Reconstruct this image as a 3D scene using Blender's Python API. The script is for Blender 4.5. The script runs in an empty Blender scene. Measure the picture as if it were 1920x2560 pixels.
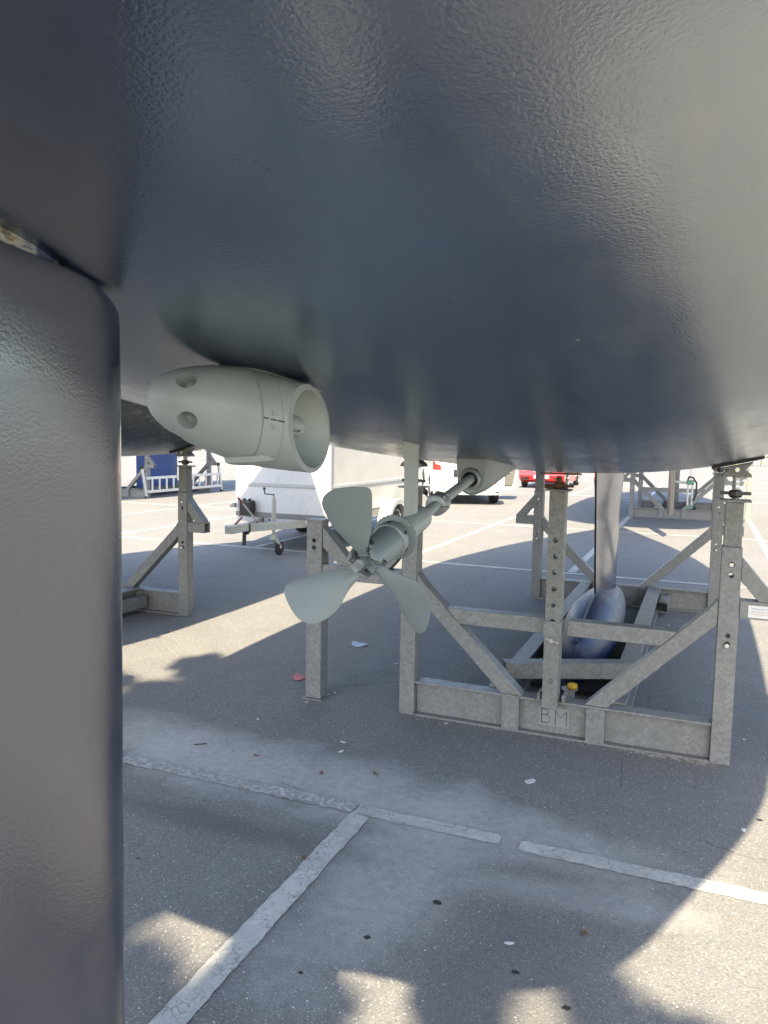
import bpy, bmesh, math, random
import numpy as np
from mathutils import Vector, Matrix

rnd = random.Random(7)
S = bpy.context.scene
COL = S.collection
PI = math.pi
R = math.radians

# ------------------------------------------------------------------ camera
# World axes: X runs across the parking bays, Y along the boat towards its bow, Z up; metres.
CAM_H, CAM_F, CAM_PITCH, CAM_ROLL, CAM_YAW = 1.65, 1938.9, 0.095074, -0.0177454, 0.388747
cp, sp = math.cos(CAM_PITCH), math.sin(CAM_PITCH)
cr, sr = math.cos(CAM_ROLL), math.sin(CAM_ROLL)
F0, R0, D0 = Vector((0, cp, -sp)), Vector((1, 0, 0)), Vector((0, -sp, -cp))
right = R0 * cr + D0 * sr
down = -R0 * sr + D0 * cr
turn = Matrix.Rotation(CAM_YAW, 3, 'Z')
right, down, fwd = turn @ right, turn @ down, turn @ F0
cam_data = bpy.data.cameras.new('camera')
cam = bpy.data.objects.new('camera', cam_data)
COL.objects.link(cam)
cam.matrix_world = Matrix(((right.x, -down.x, -fwd.x, 0.7071), (right.y, -down.y, -fwd.y, -4.2934),
                           (right.z, -down.z, -fwd.z, CAM_H), (0, 0, 0, 1)))
cam_data.sensor_fit = 'HORIZONTAL'
cam_data.sensor_width = 36.0
cam_data.lens = CAM_F / 1920 * 36.0
cam_data.clip_start = 0.02
cam_data.clip_end = 2000
S.camera = cam

# ------------------------------------------------------------------ sky and sun
SUN_DIR = Vector((-0.25, 1.10, -1.0)).normalized()      # the way the light travels
world = bpy.data.worlds.new('World')
S.world = world
world.use_nodes = True
wn = world.node_tree.nodes
wl = world.node_tree.links
wn.clear()
sky = wn.new('ShaderNodeTexSky')
sky.sky_type = 'NISHITA'
sky.sun_disc = False
sky.sun_elevation = math.asin(-SUN_DIR.z)
sky.sun_rotation = math.atan2(-SUN_DIR.x, -SUN_DIR.y)
sky.dust_density = 1.6
sky.ozone_density = 0.6
bg = wn.new('ShaderNodeBackground')
bg.inputs['Strength'].default_value = 0.145
wo = wn.new('ShaderNodeOutputWorld')
wl.new(sky.outputs[0], bg.inputs[0])
wl.new(bg.outputs[0], wo.inputs[0])
sun_data = bpy.data.lights.new('sun', 'SUN')
sun_data.energy = 5.0
sun_data.angle = R(0.5)
sun_data.color = (1.0, 0.85, 0.60)
sun = bpy.data.objects.new('sun', sun_data)
COL.objects.link(sun)
sun.location = (3, -12, 12)
sun.rotation_euler = SUN_DIR.to_track_quat('-Z', 'Y').to_euler()
S.view_settings.view_transform = 'Standard'
S.view_settings.look = 'None'
S.view_settings.gamma = 1.0
S.view_settings.use_curve_mapping = False
S.view_settings.exposure = 1.82
S.cycles.max_bounces = 10
S.cycles.diffuse_bounces = 6
S.cycles.glossy_bounces = 5
S.cycles.caustics_reflective = False
S.cycles.caustics_refractive = False
S.cycles.sample_clamp_indirect = 8.0
S.cycles.use_denoising = True
try:
    S.cycles.denoiser = 'OPENIMAGEDENOISE'
except Exception:
    pass

# ------------------------------------------------------------------ helpers
def wloc(o):
    v = Vector((0, 0, 0))
    while o is not None:
        v = v + o.location
        o = o.parent
    return v

def thing(name, label, cat, loc=(0, 0, 0), group=None):
    o = bpy.data.objects.new(name, None)
    o.empty_display_size = 0.2
    COL.objects.link(o)
    o.location = loc
    o['label'] = label
    o['category'] = cat
    if group:
        o['group'] = group
    return o

def tag(o, label, cat, group=None):
    o['label'] = label
    o['category'] = cat
    if group:
        o['group'] = group
    return o

def obj(name, bm, mat, parent=None, smooth=None, bevel=0.0, kind=None, loc=None, segs=2):
    """Link a bmesh built in world coordinates as one object under its parent."""
    bmesh.ops.recalc_face_normals(bm, faces=bm.faces[:])
    off = wloc(parent) if parent else Vector((0, 0, 0))
    base = Vector(loc) if loc is not None else Vector((0, 0, 0))
    if loc is not None:
        bmesh.ops.translate(bm, vec=-base, verts=bm.verts[:])
    elif parent:
        bmesh.ops.translate(bm, vec=-off, verts=bm.verts[:])
    me = bpy.data.meshes.new(name)
    bm.to_mesh(me)
    bm.free()
    me.materials.append(mat)
    o = bpy.data.objects.new(name, me)
    COL.objects.link(o)
    if loc is not None:
        o.location = base - off
    if parent:
        o.parent = parent
    if smooth is not None:
        me.shade_smooth()
        if smooth < 180:
            me.set_sharp_from_angle(angle=R(smooth))
    if bevel > 0:
        md = o.modifiers.new('bevel', 'BEVEL')
        md.width = bevel
        md.segments = segs
        md.limit_method = 'ANGLE'
        md.angle_limit = R(35)
    if kind:
        o['kind'] = kind
    return o

def obj_split(name, bm, mat, parent=None, **kw):
    """As obj(), but every loose piece becomes an object of its own."""
    seen, groups = set(), []
    for v in bm.verts:
        if v in seen:
            continue
        stack, g = [v], []
        seen.add(v)
        while stack:
            w = stack.pop()
            g.append(w)
            for e in w.link_edges:
                u = e.other_vert(w)
                if u not in seen:
                    seen.add(u)
                    stack.append(u)
        groups.append(g)
    out = []
    for g in groups:
        nb = NB()
        mp = {v: nb.verts.new(v.co) for v in g}
        gs = set(g)
        for f in {f for v in g for f in v.link_faces}:
            nb.faces.new([mp[v] for v in f.verts])
        out.append(obj(name, nb, mat, parent, **kw))
    bm.free()
    return out

def carve(o, cbm):
    """Cut the solid cbm out of a part's mesh (both in world coordinates)."""
    bmesh.ops.recalc_face_normals(cbm, faces=cbm.faces[:])
    off = wloc(o)
    bmesh.ops.translate(cbm, vec=-off, verts=cbm.verts[:])
    me = bpy.data.meshes.new('cut')
    cbm.to_mesh(me)
    cbm.free()
    c = bpy.data.objects.new('cut', me)
    COL.objects.link(c)
    c.location = off
    mods = [(m.type, m.width) for m in o.modifiers if m.type == 'BEVEL']
    o.modifiers.clear()
    md = o.modifiers.new('cut', 'BOOLEAN')
    md.object = c
    md.operation = 'DIFFERENCE'
    md.solver = 'EXACT'
    bpy.context.view_layer.update()
    dg = bpy.context.evaluated_depsgraph_get()
    nm = bpy.data.meshes.new_from_object(o.evaluated_get(dg))
    old = o.data
    o.modifiers.clear()
    nm.name = old.name
    o.data = nm
    if not len(nm.materials):
        nm.materials.append(old.materials[0])
    bpy.data.objects.remove(c)
    bpy.data.meshes.remove(me)
    for t, w in mods:
        b = o.modifiers.new('bevel', 'BEVEL')
        b.width = w
        b.segments = 2
        b.limit_method = 'ANGLE'
        b.angle_limit = R(35)
    return o

def NB():
    return bmesh.new()

def box(bm, x0, x1, y0, y1, z0, z1):
    v = [bm.verts.new((x, y, z)) for x in (x0, x1) for y in (y0, y1) for z in (z0, z1)]
    for f in ((0, 1, 3, 2), (4, 6, 7, 5), (0, 4, 5, 1), (2, 3, 7, 6), (0, 2, 6, 4), (1, 5, 7, 3)):
        bm.faces.new([v[i] for i in f])
    return bm

def bar(bm, p, q, w, h, up=(0, 0, 1)):
    """Rectangular bar from p to q: w across, h along 'up'."""
    p, q = Vector(p), Vector(q)
    d = (q - p).normalized()
    side = d.cross(Vector(up))
    if side.length < 1e-4:
        side = d.cross(Vector((0, 1, 0)))
    side.normalize()
    u = side.cross(d).normalized()
    v = []
    for e in (p, q):
        for a, b in ((-1, -1), (1, -1), (1, 1), (-1, 1)):
            v.append(bm.verts.new(e + side * (a * w / 2) + u * (b * h / 2)))
    bm.faces.new(v[0:4][::-1])
    bm.faces.new(v[4:8])
    for i in range(4):
        j = (i + 1) % 4
        bm.faces.new((v[i], v[j], v[4 + j], v[4 + i]))
    return bm

def prism(bm, pts, axis, a, b):
    """Extrude a polygon of 2-D points; axis 'x': pts are (y,z); 'y': (x,z); 'z': (x,y)."""
    def at(p, k):
        return {'x': (k, p[0], p[1]), 'y': (p[0], k, p[1]), 'z': (p[0], p[1], k)}[axis]
    v0 = [bm.verts.new(at(p, a)) for p in pts]
    v1 = [bm.verts.new(at(p, b)) for p in pts]
    bm.faces.new(v0)
    bm.faces.new(v1[::-1])
    n = len(pts)
    for i in range(n):
        j = (i + 1) % n
        bm.faces.new((v0[i], v1[i], v1[j], v0[j]))
    return bm

def frame(d):
    d = Vector(d).normalized()
    a = Vector((0, 0, 1)) if abs(d.z) < 0.9 else Vector((1, 0, 0))
    x = a.cross(d).normalized()
    y = d.cross(x).normalized()
    return x, y, d

def lathe(bm, o, d, prof, n=24, caps=True, wob=None):
    """Rings of (distance along d, radius) around the axis through o."""
    o = Vector(o)
    x, y, d = frame(d)
    rings = []
    for k, (h, r) in enumerate(prof):
        if r < 1e-6:
            rings.append([bm.verts.new(o + d * h)])
            continue
        ring = []
        for i in range(n):
            a = 2 * PI * i / n
            rr = r * (wob(a) if wob else 1.0)
            ring.append(bm.verts.new(o + d * h + x * (rr * math.cos(a)) + y * (rr * math.sin(a))))
        rings.append(ring)
    for A, B in zip(rings, rings[1:]):
        for i in range(n):
            j = (i + 1) % n
            if len(A) == 1 and len(B) == 1:
                continue
            if len(A) == 1:
                bm.faces.new((A[0], B[i], B[j]))
            elif len(B) == 1:
                bm.faces.new((A[i], A[j], B[0]))
            else:
                bm.faces.new((A[i], A[j], B[j], B[i]))
    if caps:
        if len(rings[0]) > 1:
            bm.faces.new(rings[0][::-1])
        if len(rings[-1]) > 1:
            bm.faces.new(rings[-1])
    return bm

def cyl(bm, p, q, r, n=16, r2=None):
    p, q = Vector(p), Vector(q)
    L = (q - p).length
    return lathe(bm, p, q - p, [(0, r), (L, r if r2 is None else r2)], n)

def tube(bm, pts, r, n=8):
    for a, b in zip(pts, pts[1:]):
        cyl(bm, a, b, r, n)
    for p in pts[1:-1]:
        ball(bm, p, r, n)
    return bm

def ball(bm, c, r, n=12, sc=(1, 1, 1)):
    ret = bmesh.ops.create_uvsphere(bm, u_segments=n, v_segments=max(4, n // 2), radius=r)
    for v in ret['verts']:
        v.co = Vector((v.co.x * sc[0], v.co.y * sc[1], v.co.z * sc[2])) + Vector(c)
    return bm

def loft(bm, rings, caps=True, closed=True):
    vs = [[bm.verts.new(p) for p in r] for r in rings]
    n = len(vs[0])
    for A, B in zip(vs, vs[1:]):
        for i in range(n if closed else n - 1):
            j = (i + 1) % n
            bm.faces.new((A[i], A[j], B[j], B[i]))
    if caps and closed:
        bm.faces.new(vs[0][::-1])
        bm.faces.new(vs[-1])
    return bm

def copy_tree(o, parent=None):
    c = o.copy()
    COL.objects.link(c)
    if parent:
        c.parent = parent
    for ch in list(o.children):
        copy_tree(ch, c)
    return c

def text_part(name, body, size, origin, xdir, ydir, mat, parent, depth=0.0004, lean=0.0):
    cu = bpy.data.curves.new(name, 'FONT')
    cu.body = body
    cu.size = size
    cu.extrude = depth
    cu.shear = lean
    tmp = bpy.data.objects.new(name, cu)
    COL.objects.link(tmp)
    bpy.context.view_layer.update()
    me = bpy.data.meshes.new_from_object(tmp.evaluated_get(bpy.context.evaluated_depsgraph_get()))
    bpy.data.objects.remove(tmp)
    x, y = Vector(xdir).normalized(), Vector(ydir).normalized()
    z = x.cross(y)
    off = wloc(parent)
    m = Matrix(((x.x, y.x, z.x, origin[0] - off.x), (x.y, y.y, z.y, origin[1] - off.y),
                (x.z, y.z, z.z, origin[2] - off.z), (0, 0, 0, 1)))
    me.transform(m)
    me.materials.clear()
    me.materials.append(mat)
    o = bpy.data.objects.new(name, me)
    COL.objects.link(o)
    o.parent = parent
    return o

# ------------------------------------------------------------------ materials
class NT:
    def __init__(self, name):
        self.m = bpy.data.materials.new(name)
        self.m.use_nodes = True
        self.t = self.m.node_tree
        self.t.nodes.clear()
        self.out = self.t.nodes.new('ShaderNodeOutputMaterial')
        self.p = self.t.nodes.new('ShaderNodeBsdfPrincipled')
        self.t.links.new(self.p.outputs[0], self.out.inputs[0])
        self.tc = self.t.nodes.new('ShaderNodeTexCoord')
        self.co = self.tc.outputs['Object']
        self.geo = None
    def link(self, a, b):
        self.t.links.new(a, b)
    def set(self, key, v):
        i = self.p.inputs[key]
        if hasattr(v, 'is_linked') or hasattr(v, 'links'):
            self.link(v, i)
        else:
            i.default_value = v
    def world(self):
        if self.geo is None:
            self.geo = self.t.nodes.new('ShaderNodeNewGeometry').outputs['Position']
        self.co = self.geo
    def mapped(self, scale=(1, 1, 1), rot=(0, 0, 0), loc=(0, 0, 0), src=None):
        n = self.t.nodes.new('ShaderNodeMapping')
        n.inputs['Scale'].default_value = scale
        n.inputs['Rotation'].default_value = rot
        n.inputs['Location'].default_value = loc
        self.link(src or self.co, n.inputs['Vector'])
        return n.outputs[0]
    def noise(self, scale, detail=3, rough=0.55, src=None, dist=0.0):
        n = self.t.nodes.new('ShaderNodeTexNoise')
        n.inputs['Scale'].default_value = scale
        n.inputs['Detail'].default_value = detail
        n.inputs['Roughness'].default_value = rough
        n.inputs['Distortion'].default_value = dist
        self.link(src or self.co, n.inputs['Vector'])
        return n.outputs['Fac']
    def voro(self, scale, feature='F1', out='Distance', src=None, rnd=1.0):
        n = self.t.nodes.new('ShaderNodeTexVoronoi')
        n.feature = feature
        n.inputs['Scale'].default_value = scale
        n.inputs['Randomness'].default_value = rnd
        self.link(src or self.co, n.inputs['Vector'])
        return n.outputs[out]
    def ramp(self, fac, stops, interp='LINEAR'):
        n = self.t.nodes.new('ShaderNodeValToRGB')
        n.color_ramp.interpolation = interp
        els = n.color_ramp.elements
        while len(els) < len(stops):
            els.new(0.5)
        for e, (p, c) in zip(els, stops):
            e.position = p
            e.color = c if len(c) == 4 else (*c, 1)
        self.link(fac, n.inputs[0])
        return n.outputs[0]
    def fac(self, f, lo, hi, a=0.0, b=1.0):
        n = self.t.nodes.new('ShaderNodeMapRange')
        n.inputs[1].default_value = lo
        n.inputs[2].default_value = hi
        n.inputs[3].default_value = a
        n.inputs[4].default_value = b
        self.link(f, n.inputs[0])
        return n.outputs[0]
    def mix(self, f, a, b, mode='MIX'):
        n = self.t.nodes.new('ShaderNodeMix')
        n.data_type = 'RGBA'
        n.blend_type = mode
        for v, i in ((f, n.inputs[0]), (a, n.inputs[6]), (b, n.inputs[7])):
            if hasattr(v, 'links'):
                self.link(v, i)
            elif i.type == 'VALUE':
                i.default_value = v
            else:
                i.default_value = v if len(v) == 4 else (*v, 1)
        return n.outputs[2]
    def math(self, op, a, b=0.0, c=None):
        n = self.t.nodes.new('ShaderNodeMath')
        n.operation = op
        for k, v in enumerate((a, b) if c is None else (a, b, c)):
            if hasattr(v, 'links'):
                self.link(v, n.inputs[k])
            else:
                n.inputs[k].default_value = v
        return n.outputs[0]
    def bump(self, h, strength=0.3, dist=0.002, prev=None):
        n = self.t.nodes.new('ShaderNodeBump')
        n.inputs['Strength'].default_value = strength
        n.inputs['Distance'].default_value = dist
        self.link(h, n.inputs['Height'])
        if prev is not None:
            self.link(prev, n.inputs['Normal'])
        return n.outputs[0]

def simple(name, col, rough=0.5, metal=0.0, var=0.12, scale=9.0, bump=0.0, bscale=120, spec=0.5, coat=0.0):
    t = NT(name)
    n = t.noise(scale, 4)
    lo = tuple(c * (1 - var) for c in col)
    hi = tuple(min(1, c * (1 + var)) for c in col)
    t.set('Base Color', t.mix(t.fac(n, 0.3, 0.7), lo, hi))
    t.set('Roughness', t.fac(n, 0.25, 0.75, max(0.02, rough - 0.06), min(1, rough + 0.06)))
    t.set('Metallic', metal)
    t.set('Specular IOR Level', spec)
    if coat:
        t.set('Coat Weight', coat)
        t.set('Coat Roughness', 0.05)
    if bump:
        t.set('Normal', t.bump(t.noise(bscale, 3), bump, 0.002))
    return t.m

def antifouling(name, col, rough=0.3, bump=0.35, spec=0.5, wear=None, bscale=150, ior=1.5, tint=None, speck=False):
    t = NT(name)
    if tint:
        t.set('Specular Tint', (*tint, 1))
    t.set('IOR', ior)
    big = t.noise(2.2, 4)
    c = t.mix(t.fac(big, 0.3, 0.7), tuple(v * 0.88 for v in col), tuple(v * 1.14 for v in col))
    if wear:
        sc = t.noise(26, 6, 0.65, src=t.mapped((1.0, 0.28, 1.0), rot=(0.3, 0.2, 0.5)), dist=1.2)
        c = t.mix(t.fac(sc, 0.53, 0.66), c, wear)
        sc2 = t.noise(60, 5, 0.6, src=t.mapped((1.0, 0.18, 1.0), rot=(0.1, 0.5, -0.3)), dist=0.8)
        c = t.mix(t.fac(sc2, 0.62, 0.7), c, tuple(min(1, w * 1.7) for w in wear))
    if speck:
        vd = t.voro(13, 'F1', 'Distance')
        vc = t.t.nodes.new('ShaderNodeSeparateColor')
        t.link(t.voro(13, 'F1', 'Color'), vc.inputs[0])
        sp_ = t.math('MULTIPLY', t.fac(vd, 0.035, 0.055, 1, 0), t.fac(vc.outputs[0], 0.90, 0.91))
        c = t.mix(sp_, c, (0.35, 0.35, 0.33))
        scf = t.noise(38, 6, 0.7, src=t.mapped((1.0, 0.10, 1.0)))
        c = t.mix(t.math('MULTIPLY', t.fac(scf, 0.66, 0.74), t.fac(t.noise(1.7, 2), 0.52, 0.62)), c, tuple(v * 3.0 for v in col))
    t.set('Base Color', c)
    streak = t.noise(22, 5, 0.6, src=t.mapped((1.0, 0.06, 1.0)))
    rr_ = t.math('ADD', t.math('MULTIPLY', t.noise(7, 5), 0.5), t.math('MULTIPLY', streak, 0.5))
    t.set('Roughness', t.fac(rr_, 0.32, 0.68, max(0.05, rough - 0.06), rough + 0.10))
    t.set('Specular IOR Level', spec)
    roller = t.noise(bscale * 1.8, 2.5, 0.5)
    fine = t.noise(bscale * 4, 2, 0.5)
    wavy = t.noise(6.0, 2, 0.5)
    b = t.bump(wavy, 0.06, 0.01)
    b = t.bump(roller, bump, 0.0022, b)
    b = t.bump(fine, bump * 0.5, 0.0006, b)
    t.set('Normal', b)
    return t.m

def galvanised(name, tint=(1, 1, 1), rough=0.5):
    t = NT(name)
    cell = t.voro(62, 'F1', 'Color', src=t.mapped((1, 1, 1)))
    sep = t.t.nodes.new('ShaderNodeSeparateColor')
    t.link(cell, sep.inputs[0])
    a = t.mix(sep.outputs[0], tuple(0.165 * k for k in tint), tuple(0.250 * k for k in tint))
    n = t.noise(5.5, 6, 0.65)
    a = t.mix(t.fac(n, 0.35, 0.75, 0.0, 0.75), a, (0.180 * tint[0], 0.188 * tint[1], 0.174 * tint[2]))
    st = t.noise(3.0, 5, 0.7, src=t.mapped((6, 6, 0.9)))
    a = t.mix(t.fac(st, 0.62, 0.8, 0, 0.55), a, (0.13, 0.127, 0.112))
    wh = t.noise(17, 5, 0.7)
    a = t.mix(t.fac(wh, 0.64, 0.76, 0, 0.5), a, (0.40, 0.40, 0.385))
    rs = t.noise(48, 5, 0.7)
    rz = t.noise(2.3, 2)
    a = t.mix(t.math('MULTIPLY', t.fac(rs, 0.66, 0.74), t.fac(rz, 0.50, 0.60, 0, 0.7)), a, (0.13, 0.075, 0.045))
    t.set('Base Color', a)
    t.set('Metallic', 0.25)
    t.set('Roughness', t.fac(sep.outputs[1], 0, 1, rough - 0.08, rough + 0.12))
    t.set('Normal', t.bump(t.noise(70, 3), 0.12, 0.001))
    return t.m

M = {}
M['hull'] = antifouling('navy_antifouling', (0.0050, 0.0125, 0.0360), 0.19, 0.15, ior=4.3, tint=(0.88, 0.945, 1.0), speck=True)
M['rudder'] = antifouling('navy_rudder_paint', (0.0060, 0.0130, 0.0350), 0.20, 0.15, ior=2.3, speck=True)
M['keel'] = antifouling('navy_keel_paint', (0.012, 0.022, 0.060), 0.13, 0.05, ior=4.0)
M['bulb'] = antifouling('navy_bulb_paint', (0.007, 0.016, 0.060), 0.42, 0.08, ior=1.5)
M['seam'] = simple('black_keel_edge', (0.006, 0.007, 0.010), 0.35)
M['oldhull'] = antifouling('worn_blue_antifouling', (0.018, 0.040, 0.065), 0.35, 0.25, wear=(0.16, 0.18, 0.18))
M['darkhull'] = antifouling('dull_dark_antifouling', (0.05, 0.043, 0.038), 0.45, 0.1)
M['bluekeel'] = simple('blue_keel_paint', (0.035, 0.07, 0.22), 0.55, var=0.08)
M['topside'] = simple('white_gelcoat', (0.75, 0.76, 0.76), 0.15, coat=0.3, var=0.03)
M['primer'] = simple('grey_green_primer', (0.295, 0.330, 0.310), 0.42, var=0.07, scale=14, bump=0.10, bscale=260)
M['propgrey'] = simple('grey_prop_coating', (0.190, 0.222, 0.222), 0.42, var=0.05, scale=10, bump=0.05, bscale=300)
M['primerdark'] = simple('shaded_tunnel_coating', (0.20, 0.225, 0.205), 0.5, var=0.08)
M['zinc'] = simple('grey_zinc_anode', (0.24, 0.265, 0.265), 0.38, 0.35, var=0.12, scale=30)
M['galv'] = galvanised('galvanised_steel')
M['galvold'] = galvanised('weathered_galvanised_steel', (0.92, 0.93, 0.88), 0.55)
M['plate'] = simple('grey_zinc_plate', (0.265, 0.275, 0.272), 0.4, 0.3, var=0.06, scale=40)
M['steel'] = simple('bright_zinc_plated_steel', (0.55, 0.55, 0.53), 0.35, 0.8, var=0.1)
M['darksteel'] = simple('dark_greased_steel', (0.06, 0.058, 0.055), 0.5, 0.4, var=0.25)
M['rust'] = simple('rusty_screw_steel', (0.12, 0.062, 0.038), 0.75, 0.2, var=0.4, scale=40, bump=0.3)
M['rubber'] = simple('black_rubber', (0.018, 0.018, 0.019), 0.75, var=0.25, bump=0.15)
M['black'] = simple('black_plastic', (0.02, 0.021, 0.022), 0.5, var=0.2)
M['hole'] = simple('dark_punched_hole', (0.008, 0.010, 0.011), 0.9)
M['white'] = simple('white_trailer_panel', (0.60, 0.61, 0.62), 0.3, var=0.02)
M['dullwhite'] = simple('dull_white_panel', (0.50, 0.49, 0.455), 0.4, var=0.07, scale=3)  # duller, warmer white for the trailer side and fenders
M['alu'] = simple('aluminium', (0.62, 0.63, 0.64), 0.35, 0.7, var=0.05)
M['greystrip'] = simple('grey_rub_strip', (0.42, 0.43, 0.44), 0.4)
M['drawbar'] = simple('pale_galvanised_drawbar', (0.42, 0.42, 0.38), 0.5, 0.25, var=0.15, scale=25)
M['red'] = simple('red_plastic', (0.38, 0.03, 0.03), 0.4)
M['grip'] = simple('worn_red_grip', (0.25, 0.05, 0.045), 0.6)
M['carwhite'] = simple('white_car_paint', (0.58, 0.58, 0.58), 0.2, var=0.02, coat=0.8)
M['carred'] = simple('red_car_paint', (0.55, 0.012, 0.016), 0.22, var=0.03, coat=0.8)
M['glass'] = simple('dark_car_glass', (0.02, 0.022, 0.024), 0.05, spec=0.8)
M['lampred'] = simple('red_lamp_lens', (0.55, 0.02, 0.015), 0.15, coat=0.5)
M['lampclear'] = simple('clear_lamp_lens', (0.75, 0.76, 0.78), 0.1, 0.3)
M['yellow'] = simple('yellow_number_plate', (0.75, 0.48, 0.03), 0.4)
M['trim'] = simple('dark_grey_door_trim', (0.085, 0.083, 0.08), 0.6)
M['trimlight'] = simple('light_grey_door_trim', (0.32, 0.31, 0.29), 0.6)
M['rim'] = simple('silver_wheel_rim', (0.55, 0.55, 0.55), 0.3, 0.7)
M['steelrim'] = simple('cream_steel_wheel', (0.60, 0.58, 0.50), 0.45, var=0.1)
M['rustrim'] = simple('rusty_wheel_hub', (0.20, 0.09, 0.055), 0.7, var=0.3, scale=40)
M['paper'] = simple('white_sticker', (0.72, 0.70, 0.68), 0.5, var=0.03)
M['inkblue'] = simple('blue_print', (0.16, 0.28, 0.40), 0.6)
M['inkblack'] = simple('black_print', (0.10, 0.10, 0.10), 0.6)
M['inkred'] = simple('red_print', (0.35, 0.18, 0.18), 0.6)
M['sponge'] = simple('yellow_sponge', (0.52, 0.32, 0.035), 0.9, var=0.3, scale=60, bump=0.5)
M['chip'] = simple('white_paint_flake', (0.62, 0.62, 0.60), 0.7)
M['leaf'] = simple('dry_leaf', (0.16, 0.11, 0.06), 0.8, var=0.4, scale=30)
M['twig'] = simple('dry_twig', (0.05, 0.04, 0.032), 0.9)
M['cloth'] = simple('pale_blue_rag', (0.42, 0.48, 0.58), 0.8)
M['pinkrag'] = simple('pinkish_red_scrap', (0.50, 0.17, 0.19), 0.8)
M['grit'] = simple('loose_grit', (0.30, 0.28, 0.24), 0.9, var=0.5, scale=30)
M['tar'] = simple('dark_tar_spot', (0.018, 0.018, 0.018), 0.6)
M['green'] = simple('green_plastic', (0.13, 0.29, 0.19), 0.5)
M['bark'] = simple('tree_bark', (0.09, 0.07, 0.05), 0.9, var=0.4, bump=0.5, bscale=20)
M['orange'] = simple('faded_orange_plastic', (0.62, 0.20, 0.10), 0.6)
M['canvas'] = simple('navy_canvas', (0.03, 0.04, 0.08), 0.9)

def patch_material():
    t = NT('chipped_bearing_paint')
    n = t.noise(28, 5, 0.6, src=t.mapped((1, 0.45, 1)))
    c = t.ramp(n, [(0.30, (0.02, 0.03, 0.05)), (0.47, (0.02, 0.05, 0.12)), (0.50, (0.22, 0.23, 0.21)),
                   (0.56, (0.30, 0.30, 0.27)), (0.60, (0.16, 0.14, 0.06)), (0.66, (0.015, 0.03, 0.07))])
    t.set('Base Color', c)
    t.set('Roughness', 0.55)
    t.set('Normal', t.bump(t.noise(60, 4), 0.5, 0.003))
    return t.m
M['patch'] = patch_material()

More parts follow.
